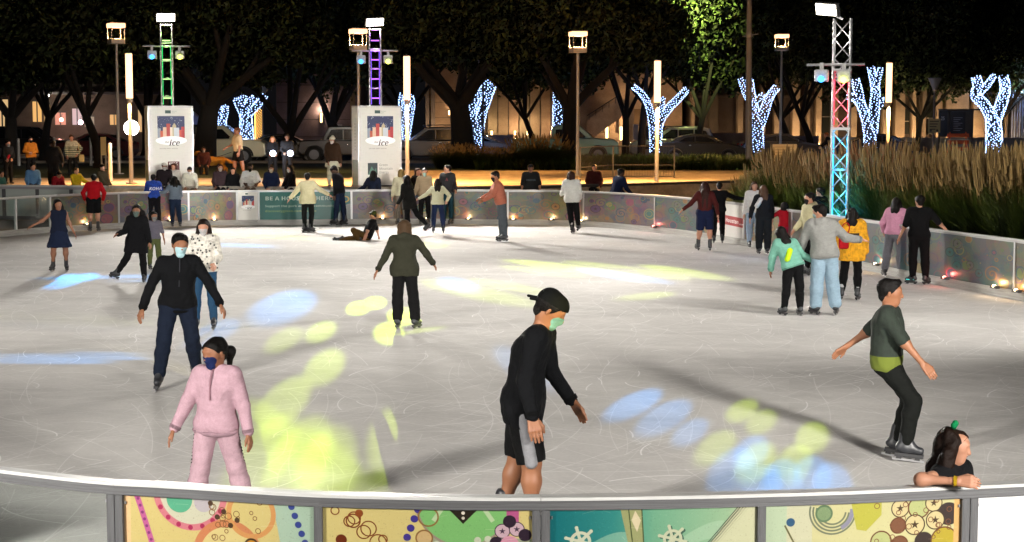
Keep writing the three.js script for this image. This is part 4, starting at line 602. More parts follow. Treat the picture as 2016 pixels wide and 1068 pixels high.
{ // child at the near boards, arms laid along the cap
  const z = -nearCurve.getPointAt(shareAt(nearCurve, 1890, 1)).z, p = D(1872, 950, z + .25);
  person("girl with green hair bow peering over the near board, arm along its cap", { at: V(p.x, 0, p.z), px: 1884, py: 1, H: 1.3, det: 2, yaw: 66, girl: 1, skin: 'l', lean: [0, 10], head: [84, 12, 0], A: [-98, 62, 92, 6], B: [14, -14, 30, -20], hs: .94, bottom: { c: '#22242a' }, top: { c: '#101013', f: .016, sleeve: .12 }, hair: 'curly', hairL: .12, hairC: '#1a0f0a', bow: '#0f7a48', band: [['A', '#d8b020']], feet: [60, 60], curl: .8 });
}
// ---------------------------------------------------------------- people outside the ice
const out = (label, s) => person(label, { foot: 'shoe', ...s });
out("person in black jacket and grey mask at the left edge, red bag at waist", { px: 16, py: 362, h: PLAZA, H: 1.5, yaw: 40, skin: 'l', A: [-8, 10, 40, 50], B: [14, 10, -20, 60], bottom: { c: BLK }, top: { c: '#17191b', f: .028, patch: { u: .06, x: 0, c: '#8a1420' } }, mask: '#8a949c', hair: 'short' });
out('person in teal at the far left edge seated low behind the barrier', { px: 2, z: 53.6, seat: .7, H: 1.5, yaw: 60, skin: 'l', A: [0, 30, 40, 40], LA: [10, 70, 0, 0], LB: [20, 70, 0, 0], bottom: { c: BLK }, top: { c: '#2c5a54', f: .028 } });
out('woman in an orange sweater with folded arms standing on the lawn edge', { px: 61, py: 352, h: PLAZA, H: 1.58, yaw: 20, girl: 1, skin: 'l', A: [-20, 20, 70, 40], B: [16, 20, -70, 40], bottom: { c: BLK }, top: { c: '#b06a1e', f: .03 }, mask: '#101010', hair: 'bun' });
out('woman in a green and white striped sweater with a cream shoulder bag', { px: 143, py: 350, h: PLAZA, H: 1.64, yaw: 10, girl: 1, skin: 'l', lean: [-3, 0], A: [-14, 10, 10, 30], B: [40, 0, -30, 20], bottom: { c: '#15181a' }, top: { f: .03, hem: .06, tex: printTex('#b8b49c', (c, w, h) => { c.fillStyle = '#1c3a26'; for (let k = 0; k < 6; k++) c.fillRect(0, 92 + k * 27, w, 13); }) }, hair: 'bun', hairC: '#3a2416' });
{ tag(part('shoulder_bag', join([rbx(.2, .28, .1, .04), tubeG([V(-.06, .12, 0), V(-.1, .4, 0), V(-.08, .6, 0)], .012)]), cloth('#b0a070')), 'cream shoulder bag of the woman in stripes', 'bag').position.copy(D(160, 312, 61.7)); }
out('person in a light blue sweatshirt sitting behind the left barrier', { px: 65, seat: PLAZA, H: 1.5, yaw: 20, skin: 'l', A: [-12, 14, 14, 40], B: [12, 14, -10, 40], LA: [-4, 76, 0, 0], LB: [4, 76, 0, 0], bottom: { c: JEAN }, top: { c: '#5b86b4', f: .03 }, head: [30, 4, 0] });
out("person in black standing between the orange and the striped sweaters", { px: 105, py: 366, h: PLAZA, H: 1.5, yaw: 170, skin: 'd', A: [-14, -10, 20, -40], B: [24, 0, 8, 0], bottom: { c: BLK, f: .03 }, top: { c: '#0c0c0e', f: .05 }, mask: '#b4b8b8', head: [230, 10, 0] });
out('child in a dark red jacket bowed over, sitting behind the left barrier', { px: 112, seat: PLAZA - .1, H: 1.35, yaw: 30, skin: 'l', lean: [6, 28], head: [40, 40, 0], A: [-4, 30, 20, 50], B: [10, 30, 4, 50], LA: [-4, 76, 0, 0], LB: [4, 76, 0, 0], bottom: { c: BLK }, top: { c: '#8a1824', f: .036 } });
out('person in a yellow jacket sitting with hands together behind the left barrier', { px: 150, seat: PLAZA - .05, H: 1.35, yaw: 40, skin: 'l', lean: [0, 12], A: [10, 20, 60, 30], B: [40, 20, 70, 20], LA: [4, 76, 0, 0], LB: [14, 76, 0, 0], bottom: { c: '#3a3a30' }, top: { c: '#b49a1a', f: .034 }, hairC: '#3a2a14' });
out('person in olive with outstretched legs sitting beside the lamp posts', { px: 206, seat: PLAZA, H: 1.5, yaw: 55, skin: 'l', lean: [-8, 4], A: [20, 10, 40, 10], B: [14, 0, 30, 0], LA: [60, 20, 66, 0], LB: [66, 10, 70, 0], bottom: { c: '#1a1a1c' }, top: { c: '#4a4030', f: .03 }, feet: [80, 80] });
out('person in a white cap and white mask sitting before the left ice tower', { px: 323, seat: PLAZA, H: 1.6, yaw: 10, skin: 'm', lean: [2, 10], A: [-14, 24, 30, 56], B: [12, 24, -24, 56], LA: [-4, 78, 0, 0], LB: [4, 78, 0, 0], bottom: { c: '#26222a' }, top: { c: '#1d161a', f: .03 }, mask: '#d0cdc8', hat: { kind: 'cap', c: '#cfcac2' } });
out('woman in white with reddish hair sitting beside the white capped person', { px: 343, seat: PLAZA, back: .15, H: 1.55, yaw: -30, girl: 1, skin: 'l', A: [-10, 20, 0, 50], B: [12, 20, 0, 50], LA: [-4, 78, 0, 0], LB: [4, 78, 0, 0], bottom: { c: '#1a1a1e' }, top: { c: '#c4c0ba', f: .03 }, hair: 'long', hairC: '#4a2418', hairL: .06 });
out("person in white sweater and white mask sitting at the left tower's right foot", { px: 374, seat: PLAZA - .06, H: 1.5, yaw: -12, skin: 't', lean: [0, 16], head: [-10, 26, 0], A: [-16, 22, 20, 50], B: [16, 22, -10, 46], LA: [-5, 78, 0, 0], LB: [5, 78, 0, 0], bottom: { c: '#7a6a58' }, top: { c: '#d2cebc', f: .032 }, mask: '#dcdad4' });
out('woman with auburn hair in a maroon and grey top sitting by the dark-haired friend', { px: 434, seat: PLAZA - .04, H: 1.58, yaw: 8, girl: 1, skin: 'l', A: [-14, 16, 16, 50], B: [12, 16, -10, 50], LA: [-4, 78, 0, 0], LB: [4, 78, 0, 0], bottom: { c: '#141416' }, top: { c: '#443438', f: .03 }, hair: 'long', hairL: .08, hairC: '#4a2814', mask: '#b0a8a0' });
out('woman with black hair in a dark jacket sitting close beside the auburn-haired woman', { px: 459, seat: PLAZA - .1, H: 1.5, yaw: -6, girl: 1, skin: 'l', A: [-10, 16, 10, 50], B: [14, 16, 4, 40], LA: [-4, 78, 0, 0], LB: [4, 78, 0, 0], bottom: { c: BLK }, top: { c: '#17181a', f: .034 }, hair: 'long', hairL: .14 });
const dad = out('man in a white tee with a dark mask sitting and cradling a white bundle', { px: 493, seat: PLAZA - .06, H: 1.68, yaw: 0, skin: 'd', lean: [0, 8], head: [-6, 18, 0], A: [-22, 30, 50, 60], B: [24, 30, -40, 60], LA: [-8, 78, 0, 0], LB: [8, 78, 0, 0], bottom: { c: '#5a4a40', f: .02 }, top: { c: '#cfd0cc', f: .034, sleeve: .5 }, mask: '#141312' });
held('blanket_bundle', 'white blanket bundle with a child held by the seated man', 'blanket', meshField([{ caps: [C(V(-.22, .02, 0), V(.05, .06, .04), .1, .12), C(V(.05, .06, .04), V(.22, .02, .02), .11, .07), C(V(-.2, -.04, 0), V(-.26, -.12, .02), .07, .05)], k: .05 }], .016, { fold: .03 }), cloth('#c9c6c0'), dad, dad.pel.clone().add(V(-.02, .2, .3)));
out('girl in navy hoodie and shorts with bare knees sitting beside the man in white', { px: 534, seat: PLAZA - .06, H: 1.56, yaw: 4, girl: 1, skin: 'l', A: [-14, 16, 20, 44], B: [14, 16, -20, 44], LA: [-6, 76, 0, 0], LB: [6, 76, 0, 0], bottom: { c: '#141a2c', len: .3, f: .02 }, top: { c: '#1b2440', f: .034, hood: 1 }, mask: '#b4aa98', hair: 'bun', hairC: '#2a1a10' });
out('woman in a black hoodie turned left with a white mask, leaning over the boards', { px: 573, seat: PLAZA - .04, H: 1.55, yaw: -70, girl: 1, skin: 'l', lean: [-2, 10], A: [-26, 20, -30, 30], B: [-20, 10, -36, 20], LA: [-20, 70, 0, 0], LB: [-10, 70, 0, 0], bottom: { c: BLK }, top: { c: '#0e0e11', f: .032, hood: 1 }, mask: '#d0d2cc', hair: 'bob' });
out('person in a maroon top sitting on the lawn behind the dog', { px: 402, z: 66, seat: PLAZA + .3, H: 1.6, yaw: 0, skin: 'm', A: [-14, 16, 16, 40], B: [14, 16, -16, 40], LA: [-6, 70, -4, 10], LB: [6, 70, 4, 10], bottom: { c: '#17171a' }, top: { c: '#45231e', f: .034 }, mask: '#8a8078' });
out('man in a beige tee and black shorts walking a golden dog', { px: 469, py: 347, h: PLAZA + .1, H: 1.84, yaw: -70, skin: 'm', lean: [-2, 0], head: [-80, 4, 0], A: [-24, 10, -60, 20], B: [4, 0, -10, 10], LA: [-12, 0, -2, 0], LB: [13, 0, 8, 0], bottom: { c: '#0d0d0e', len: .46, f: .03, flare: .02 }, top: { c: '#a89878', f: .03, sleeve: .45, hem: .05 }, hairC: '#4a3020' });
out('girl with a phone light held to her chest, left one of two, fair hair', { px: 537, py: 352, h: PLAZA, H: 1.6, yaw: 6, girl: 1, skin: 'l', A: [-8, 20, 40, 60], B: [10, 20, -30, 60], bottom: { c: '#101114' }, top: { c: '#17191e', f: .026 }, hair: 'long', hairC: '#6a4a2a' });
out('girl with a phone light held to her chest, right one of two, dark skin', { px: 566, py: 353, h: PLAZA, H: 1.68, yaw: -4, skin: 'd', A: [-8, 20, 40, 60], B: [10, 20, -30, 60], bottom: { c: '#101114' }, top: { c: '#14161a', f: .026 } });
out('woman in a white beanie, brown fur coat and white skirt walking on the edge stones', { px: 655, py: 369, h: PLAZA + .05, H: 1.62, yaw: -20, girl: 1, skin: 'l', A: [-8, 10, 10, 30], B: [12, 0, 10, 10], LA: [-4, 4, 0, -6], LB: [6, -4, 4, -10], bottom: { c: '#b7b29a', name: 'tights' }, skirt: { c: '#c9c8b0', len: .62, flare: .13 }, top: { c: '#3a281c', f: .05, hem: .02 }, hat: { kind: 'beanie', c: '#d8d6c0' }, hair: 'long', hairC: '#2a1a12', mask: '#cfc8c4', shoeC: '#2a100e' });
out('woman with brown hair looking out from behind the tan sweater', { px: 823, py: 437, h: 0, H: 1.66, yaw: 30, girl: 1, skin: 'l', bottom: { c: BLK }, top: { c: '#1b1513', f: .026 }, hair: 'long', hairC: '#2e170e' });
out('man in a black printed tee with cap standing behind the far boards, phone in hand', { px: 1045, py: 433, h: .02, H: 1.74, yaw: 0, skin: 'l', A: [-14, 4, -6, 10], B: [15, 4, 8, 20], bottom: { c: '#15161a' }, top: { f: .04, sleeve: .48, hem: .08, tex: printTex('#0d0e11', (c) => { c.fillStyle = '#5c6a74'; c.font = 'bold 26px sans-serif'; c.fillText('HOUSTON', 72, 104, 112); }) }, hat: { kind: 'cap', c: '#121314' } });
out('person in a dark red hoodie sitting on the plaza edge by the wire fence', { px: 1170, seat: PLAZA - .1, H: 1.6, yaw: 4, skin: 'l', A: [-14, 16, 20, 44], B: [14, 16, -16, 44], LA: [-7, 76, 0, 0], LB: [7, 76, 0, 0], bottom: { c: '#151518', f: .02 }, top: { c: '#3c1512', f: .036, hood: 1 }, hairC: '#140d0a' });
out('dark-clad man standing outside the right boards just left of the lit truss', { px: 1614, py: 506, h: -.05, H: 1.62, yaw: -120, skin: 'l', A: [-20, 0, -10, 10], B: [18, 0, 10, 0], bottom: { c: BLK }, top: { c: '#101114', f: .04 } });
out('dark-clad man in a black jacket standing outside the right boards in front of the truss', { px: 1671, py: 512, h: -.05, H: 1.68, yaw: 190, skin: 'm', A: [-20, 0, -10, 10], B: [22, 0, 10, 0], bottom: { c: BLK }, top: { c: '#0b0c0f', f: .05 } });
out('person in a black top and orange cap bending among the grasses at right', { px: 1636, py: 322, h: PLAZA, H: 1.66, yaw: -90, skin: 'l', lean: [-26, 0], A: [-30, 10, -50, 10], B: [-20, 0, -50, 0], bottom: { c: '#1a1a1a' }, top: { c: '#0d0d10', f: .03 }, hairC: '#8a4a20' });
// golden dog on the lawn edge
{
  const p = G(420, 343, PLAZA), t = thing('dog', 'golden long-haired dog standing in profile, head to the left', 'dog', null, p, Math.atan2(-p.x, -p.z)), k = (a, b, ra, rb) => C(V(...a), V(...b), ra, rb);
  part('body', meshField([{ caps: [k([-.36, .58, 0], [0, .56, 0], .16, .15), k([0, .56, 0], [.38, .58, 0], .14, .13), k([-.42, .62, 0], [-.6, .84, 0], .12, .085), k([-.6, .86, 0], [-.68, .86, 0], .085, .075), k([-.7, .84, 0], [-.82, .8, 0], .05, .036), k([-.34, .5, .08], [-.36, .28, .08], .06, .04), k([-.36, .28, .08], [-.36, .03, .08], .038, .034), k([-.36, .03, .08], [-.42, .03, .08], .034, .03), k([-.3, .5, -.08], [-.27, .28, -.08], .06, .04), k([-.27, .28, -.08], [-.28, .03, -.08], .038, .034), k([.36, .54, .08], [.3, .34, .09], .1, .055), k([.3, .34, .09], [.44, .22, .09], .05, .034), k([.44, .22, .09], [.41, .03, .09], .032, .032), k([.36, .54, -.08], [.42, .34, -.09], .1, .055), k([.42, .34, -.09], [.54, .22, -.09], .05, .034), k([.54, .22, -.09], [.52, .03, -.09], .032, .032), k([-.56, .9, .08], [-.55, .74, .1], .035, .04), k([-.56, .9, -.08], [-.55, .74, -.1], .035, .04), k([-.3, .42, 0], [.1, .42, 0], .09, .07)], k: .06 }], .018, { fold: .014 }), cloth('#9c6a24'), t);
  part('tail', meshField([{ caps: [k([.46, .62, 0], [.66, .5, 0], .05, .07), k([.66, .5, 0], [.86, .42, 0], .07, .03)], k: .03 }], .018, { fold: .02 }), cloth('#a87630'), t);
  part('nose', sph(.03, -.85, .81, 0), M.black, t); for (const s of [-1, 1]) part('eye', sph(.016, -.7, .9, s * .055), eyeM, t);
  const a = p.clone().add(V(-.5, .76, 0)), b = D(455, 300, -p.z - .1); tag(part('dog_lead', tubeG([a, a.clone().lerp(b, .5).add(V(0, -.12, 0)), b], .012), M.black), 'dark lead between the golden dog and its walker', 'dog lead');
}
// ---------------------------------------------------------------- light towers with printed boxes, trusses and moving lights
const WARM = lin(1, .58, .26), COOL = lin(1, .958, .885), YEL = lin(.72, 1, .0), BLU = lin(.0, .36, 1);
const heads = {}; // lens places of the moving lights
function facing(p, to) { return Math.atan2(to.x - p.x, to.z - p.z); }
const boxFront = (brand) => ctex(640, 1150, (c, w, h) => {
  c.fillStyle = '#d6d4cd'; c.fillRect(0, 0, w, h); for (let k = 0; k < 500; k++) { c.fillStyle = `rgba(120,112,100,${rr(0, .05)})`; c.fillRect(rnd() * w, rnd() * h, rr(4, 60), rr(2, 20)); }
  poster(c, w, h, 24);
  if (brand) { c.fillStyle = '#1d2e34'; c.fillRect(130, 800, 150, 170); c.fillStyle = '#3f6a5a'; c.beginPath(); c.moveTo(130, 970); c.lineTo(190, 850); c.lineTo(230, 910); c.lineTo(255, 870); c.lineTo(280, 970); c.fill(); c.fillStyle = '#7b7a74'; c.font = '48px sans-serif'; c.fillText('Green', 306, 846); c.fillText('Mountain', 306, 900); c.fillText('Energy', 306, 954); }
  else { c.fillStyle = '#5a2a2c'; c.fillRect(270, 780, 170, 150); c.fillStyle = '#ece6e0'; c.font = CF(52); c.fillText('KPRC', 284, 832, 140); c.font = CF(90); c.fillText('2', 330, 920); }
});
const boxSide = ctex(256, 460, (c, w, h) => { c.fillStyle = '#cdd6d2'; c.fillRect(0, 0, w, h); for (let k = 0; k < 40; k++) { c.fillStyle = `rgba(150,180,190,${rr(.05, .25)})`; c.beginPath(); c.ellipse(rnd() * w, rnd() * h * .7, rr(10, 60), rr(10, 40), 0, 0, 7); c.fill(); } c.fillStyle = '#4c6e58'; c.fillRect(0, h * .66, w, h * .34); c.fillStyle = '#7a8a86'; for (let k = 0; k < 9; k++) c.fillRect(w * .42, h * (.2 + k * .04), w * .1, h * .02); });
function movingLight(parent, name, x, y, z, color, glowC, k, label) {
  const g = part('moving_light', [rbx(.3, .26, .3, .03, 0, .02, 0), bx(.08, .2, .2, 0, .2, 0)], M.white, parent); g.position.set(x, y, z);
  part('lens', [new THREE.CylinderGeometry(.07, .07, .03, 14).rotateX(Math.PI / 2).translate(0, -.06, .17)], glow(glowC.r, glowC.g, glowC.b, k), g);
  g.updateWorldMatrix(true, false); heads[name] = g.localToWorld(V(0, -.06, .2)); return g;
}
function truss(t, y0, y1, w, style) { // four chords; rungs, or zig-zag braces
  const q = [[-1, -1], [1, -1], [1, 1], [-1, 1]].map(([a, b]) => [a * w / 2, b * w / 2]);
  for (const [x, z] of q) part('chord', rod(V(x, y0, z), V(x, y1, z), .026), M.alu, t);
  const n = Math.round((y1 - y0) / (style === 'ladder' ? .62 : .42));
  for (let f = 0; f < 4; f++) { const [a, b] = [q[f], q[(f + 1) % 4]]; for (let i = 0; i <= n; i++) { const y = y0 + .03 + (y1 - y0 - .06) * i / n; if (style === 'ladder' ? true : i % 5 === 0) part('rung', rod(V(a[0], y, a[1]), V(b[0], y, b[1]), .018), M.alu, t); if (style !== 'ladder' && i < n) { const y2 = y0 + .03 + (y1 - y0 - .06) * (i + 1) / n, s = i % 2; part('brace', rod(V(...(s ? [a[0], y, a[1]] : [b[0], y, b[1]])), V(...(s ? [b[0], y2, b[1]] : [a[0], y2, a[1]])), .014), M.alu, t); } } }
}
const aim0 = V(-2, 0, -24);
function flood(t, x, y, z, to, I, two = 1, cone = 50) {
  const g = new THREE.Group(); g.name = 'floodlight'; g.position.set(x, y, z); t.add(g); t.updateMatrixWorld(true);
  const wp = g.getWorldPosition(V(0, 0, 0)), dir = to.clone().sub(wp).normalize(), inv = t.quaternion.clone().invert(), ld = dir.clone().applyQuaternion(inv);
  g.quaternion.setFromUnitVectors(V(0, 0, 1), ld);
  part('housing', [rbx(.62, .3, .1, .02, 0, 0, -.06)], M.dark, g);
  for (const s of two > 1 ? [-1, 1] : [0]) part('lamp_face', [rbx(two > 1 ? .28 : .56, .24, .03, .01, s * .15, 0, .005)], glow(1, .9, .72, 14), g);
  spot('flood_beam', wp.clone().addScaledVector(dir, .12), to, COOL, I * LUM.flood, R(cone), .9, .7);
}
const TW = [[334, 1], [742, 2]].map(([px, id]) => {
  const z = 53.2, p = D(px, 370, z); p.y = PLAZA + .0; const ry = R(20);
  const t = thing('display_tower', id === 1 ? 'left white tower with an ice skyline poster and red KPRC 2 logo' : 'right white tower with an ice skyline poster and Green Mountain Energy logo', 'display tower', 'display towers carrying light trusses', p, ry);
  part('box', rbx(1.42, 2.62, .8, .015, 0, 1.31, 0), M.white, t); part('front_print', bx(1.4, 2.58, .008, 0, 1.31, .405), mp(boxFront(id === 2), { roughness: .55 }), t);
  part('side_print', new THREE.BoxGeometry(.008, 2.58, .78).translate(-.714, 1.31, 0), mp(boxSide, { roughness: .55 }), t); part('lid', bx(1.46, .03, .84, 0, 2.636, 0), M.white, t); for (const [x, z2] of [[-.712, .402], [.712, .402], [-.712, -.402], [.712, -.402]]) part('corner_trim', bx(.03, 2.6, .03, x, 1.31, z2), M.alu, t); part('plinth', bx(1.5, .08, .88, 0, .04, 0), M.dark, t); for (const x of [-.66, .66]) for (const y of [.3, 1.3, 2.3]) part('bolt', cyl(.014, .014, .01).rotateX(Math.PI / 2).translate(x, y, .413), M.steel, t); part('power_cable', tubeG([V(.3, 2.66, -.2), V(.6, 2.66, -.42), V(.74, 2.4, -.44), V(.76, 1.2, -.46), V(.78, .05, -.5)], .014), M.black, t);
  const q = D(px - (id === 1 ? 5 : 3), 200, z + .1); q.y = PLAZA;
  const u = thing('light_truss', id === 1 ? 'ladder truss glowing green above the left ice tower' : 'ladder truss glowing violet above the right ice tower', 'light truss', null, q, R(id === 1 ? 12 : 5));
  part('base_plate', bx(.6, .03, .6, 0, .015, 0), M.alu, u); const top = id === 1 ? 5.3 : 5.15; truss(u, .03, top, .37, 'ladder');
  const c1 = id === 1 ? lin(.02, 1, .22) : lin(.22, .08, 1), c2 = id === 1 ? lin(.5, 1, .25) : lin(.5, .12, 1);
  for (const [x, z2] of [[-.13, .16], [.13, .16], [-.13, -.16], [.13, -.16]]) part('glow_strip', bx(.012, top - 3.4, .012, x, 2.7 + (top - 3.4) / 2, z2), glow(c1.r, c1.g, c1.b, z2 > 0 ? (id === 1 ? 1.8 : 2.6) : .8), u);  // added glowing strips, standing in for coloured light on the chords
  for (let i = 0; i < 4; i++) { const y = 2.9 + i * .62; part('added_glow_bar', bx(.26, .035, .05, 0, y, .12), glow(c2.r, c2.g, c2.b, 2.2), u); bulb('truss_glow', V(0, y + .2, 0), c2, .8, .05, u); }  // glowing bars added to imitate coloured light on the rungs
  part('crossbar', rod(V(-.75, top - .72, .1), V(.75, top - .72, .1), .03), M.alu, u);
  movingLight(u, 'blue' + id, -.46, top - 1.02, .16, BLU, lin(.03, .3, 1), 6); movingLight(u, 'yellow' + id, .42, top - 1.02, .16, YEL, lin(.8, .95, .08), 7);
  flood(u, 0, top + .2, .1, V(id === 1 ? 0 : 2, 0, id === 1 ? -30 : -40), id === 1 ? 1500 : 1100, 2, 40);
  bulb('truss_top_glow', V(0, top - .05, .3), COOL, 1.4, .05, u);
  return u;
});
{
  const q = D(1655, 300, 36); q.y = -.1;
  const u = thing('light_truss', 'tall braced truss lit red above and cyan below, right of the rink', 'light truss', null, q, R(-14));
  part('base_plate', bx(.7, .04, .7, 0, .02, 0), M.alu, u); truss(u, .04, 5.42, .36, 'brace');
  for (const y of [3.02, 4.3]) part('coupler', bx(.42, .06, .42, 0, y, 0), M.alu, u);
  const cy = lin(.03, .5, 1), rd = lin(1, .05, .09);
  for (let i = 0; i < 7; i++) bulb('truss_glow', V(0, .35 + i * .4, .0), cy, 1.5, .03, u);
  for (let i = 0; i < 3; i++) bulb('truss_glow', V(0, 3.3 + i * .36, .0), rd, 1.6, .03, u);
  for (const [x, z] of [[-.15, .15], [.15, .15], [.15, -.15], [-.15, -.15]]) { part('glow_strip', bx(.014, 2.7, .014, x, 1.5, z), glow(.03, .5, 1, z > 0 ? 2.6 : 1.4), u); part('glow_strip', bx(.014, 1.1, .014, x, 3.66, z), glow(1, .06, .1, z > 0 ? 2 : 1), u); }  // strips added to glow like the cyan and red light on the metal
  bulb('truss_glow', V(0, 5.0, .1), COOL, 1.0, .05, u);
  part('crossbar', rod(V(-.75, 4.42, .2), V(.5, 4.42, .2), .03), M.alu, u);
  movingLight(u, 'blue3', -.42, 4.16, .3, BLU, lin(.03, .3, 1), 6); movingLight(u, 'yellow3', .06, 4.14, .3, YEL, lin(.85, .9, .08), 9);
  part('arm', rod(V(0, 5.42, 0), V(-.36, 5.58, .1), .03), M.alu, u);
  flood(u, -.36, 5.62, .1, V(-7, 0, -26), 480, 1, 40);
}
// two more trusses, out of the frame by the near half of the rink, that light the ice in front
for (const [x, z, tx, tz, I, lab, cone] of [[-15.6, -16.5, -4, -33, 600, 'left of the near ice', 50], [10.6, -19, 0, -33, 430, 'right of the near ice', 48], [-9.5, -1.0, 1, -17, 900, 'behind the left near boards', 20], [8, 1.5, -1, -30, 1500, 'behind the right near boards', 14]]) {
  const u = thing('light_truss', 'ladder light truss outside the frame, ' + lab, 'light truss', null, V(x, -.1, z));
  truss(u, .03, 5.4, .36, 'ladder'); part('base_plate', bx(.7, .03, .7, 0, .015, 0), M.alu, u); part('crossbar', rod(V(-.6, 4.6, .2), V(.6, 4.6, .2), .03), M.alu, u);
  if (x > 9) for (const q of [[-11.1, 2.2, -52.8], [-4.35, 2.2, -52.8]]) flood(u, q[0] < -8 ? -.5 : .5, 4.9, .2, V(...q), 3300, 1, 4.6);
  if (z > 0) { movingLight(u, 'yellow6', -.42, 4.3, -.3, YEL, lin(.85, .9, .08), 8).rotation.y = Math.PI; scene.updateMatrixWorld(true); heads.yellow6 = u.children[u.children.length - 1].localToWorld(V(0, -.06, .2)); }
  if (z > -5) { const l = x < 0; flood(u, -.5, 5.0, .2, V(l ? -2.6 : 1.5, .5, -9.2), l ? 480 : 400, 1, 24); flood(u, .5, 5.0, .2, l ? V(0, 0, -30) : V(0, 0, -15), l ? 1150 : 1000, 1, l ? 13 : 20); }
  if (z > -5) { flood(u, 0, 5.6, .1, V(tx, 0, tz), I, 2, cone); continue; }
  movingLight(u, x < 0 ? 'blue4' : 'blue5', -.42, 4.3, .3, BLU, lin(.1, .42, 1), 8); movingLight(u, x < 0 ? 'yellow4' : 'yellow5', .42, 4.3, .3, YEL, lin(.85, .9, .08), 8);
  flood(u, 0, 5.6, .1, V(tx, 0, tz), I, 2, cone);
}
// pools of yellow and blue that the moving lights throw on the ice: [photo px, py, width px, colour, head, strength]
const pools = [
  [706, 606, 46, 'y', 'yellow2', 2.03], [738, 596, 34, 'y', 'yellow2', 1.62], [790, 622, 60, 'y', 'yellow2', 1.76], [822, 652, 52, 'y', 'yellow3', 1], [765, 655, 60, 'y', 'yellow2', 1.1], [560, 668, 70, 'y', 'yellow2', 0.37], [632, 652, 60, 'y', 'yellow2', 0.6], [640, 720, 66, 'y', 'yellow2', 0.5], [560, 790, 86, 'y', 'yellow2', 0.46], [520, 850, 55, 'y', 'yellow1', 0.31], [590, 900, 75, 'y', 'yellow2', 0.5], [640, 928, 62, 'y', 'yellow2', 0.37], [520, 892, 55, 'y', 'yellow2', 0.43], [780, 878, 84, 'y', 'yellow2', 0.4],
  [1275, 583, 90, 'y', 'yellow3', 0.54], [1110, 526, 110, 'y', 'yellow1', 1.01], [1180, 522, 60, 'y', 'yellow1', 0.81], [1060, 534, 70, 'y', 'yellow1', 0.81], [1340, 535, 90, 'y', 'yellow2', 0.81], [1300, 541, 60, 'y', 'yellow2', 0.68], [1180, 622, 120, 'y', 'yellow4', 0.54], [1330, 631, 150, 'y', 'yellow4', 0.47], [930, 574, 120, 'y', 'yellow1', 0.61], [1000, 564, 80, 'y', 'yellow1', 0.61],
  [1462, 808, 63, 'y', 'yellow3', 0.6], [1500, 830, 63, 'y', 'yellow3', 0.48], [1600, 860, 71, 'y', 'yellow3', 0.6], [1410, 880, 76, 'y', 'yellow3', 0.48], [1490, 908, 82, 'y', 'yellow3', 0.6], [1565, 910, 42, 'y', 'yellow3', 0.54], [60, 618, 200, 'y', 'yellow5', 1.1], [220, 628, 180, 'y', 'yellow5', 1.0], [320, 572, 90, 'y', 'yellow5', 1.1], [420, 640, 110, 'y', 'yellow5', .7], [505, 464, 70, 'y', 'yellow3', 1.22], [548, 468, 50, 'y', 'yellow3', 1.08], [850, 482, 60, 'y', 'yellow2', 1.35], [660, 940, 47, 'y', 'yellow1', 0.43],
  [125, 553, 80, 'b', 'blue1', 1.1], [170, 546, 50, 'b', 'blue1', 0.9], [255, 545, 90, 'b', 'blue3', 1], [320, 552, 60, 'b', 'blue3', 0.7], [70, 711, 90, 'b', 'blue5', 1.4], [150, 703, 90, 'b', 'blue5', 1.4], [210, 696, 50, 'b', 'blue5', 1.1], [110, 640, 110, 'b', 'blue5', 0.7], [200, 590, 120, 'b', 'blue5', 0.4], [450, 482, 60, 'b', 'blue3', 1.1], [490, 486, 44, 'b', 'blue3', 1], [1250, 795, 90, 'b', 'blue3', 0.9], [1310, 820, 94, 'b', 'blue3', 0.6], [1360, 850, 60, 'b', 'blue3', 0.48], [1440, 925, 94, 'b', 'blue3', 0.48], [1540, 946, 76, 'b', 'blue3', 0.6], [1600, 938, 60, 'b', 'blue3', 0.54], [1640, 955, 51, 'b', 'blue3', 0.54], [1500, 960, 68, 'b', 'blue3', 0.54], [1480, 890, 51, 'b', 'blue3', 0.54], [1200, 540, 80, 'b', 'blue2', 0.7], [1265, 548, 60, 'b', 'blue2', 0.6], [560, 600, 130, 'b', 'blue2', 0.4], [420, 655, 90, 'b', 'blue2', 0.4], [1030, 720, 100, 'b', 'blue2', 0.25], [900, 560, 80, 'b', 'blue2', 0.4],
];
for (const [px, py, wpx, k, h, e] of pools) {
  const to = G(px, py), from = heads[h].clone(), d = from.distanceTo(to), w = wpx / FOC * -to.z, cos = from.y / d;
  spot('colour_beam', from, to, k === 'y' ? YEL : BLU, e * (-to.z > 27 ? 1.7 : 1) * d * d / cos * (k === 'y' ? 1.5 : 1.9) * LUM.pool, Math.max(.004, Math.atan(w / 2 / d) * 1.1), .45, .012);
}
{ // yellow beams that catch two skaters
  spot('colour_beam', heads.yellow6.clone(), D(1076, 630, 11.9), lin(1, .8, .02), 900, .0165, .5, .02);
}
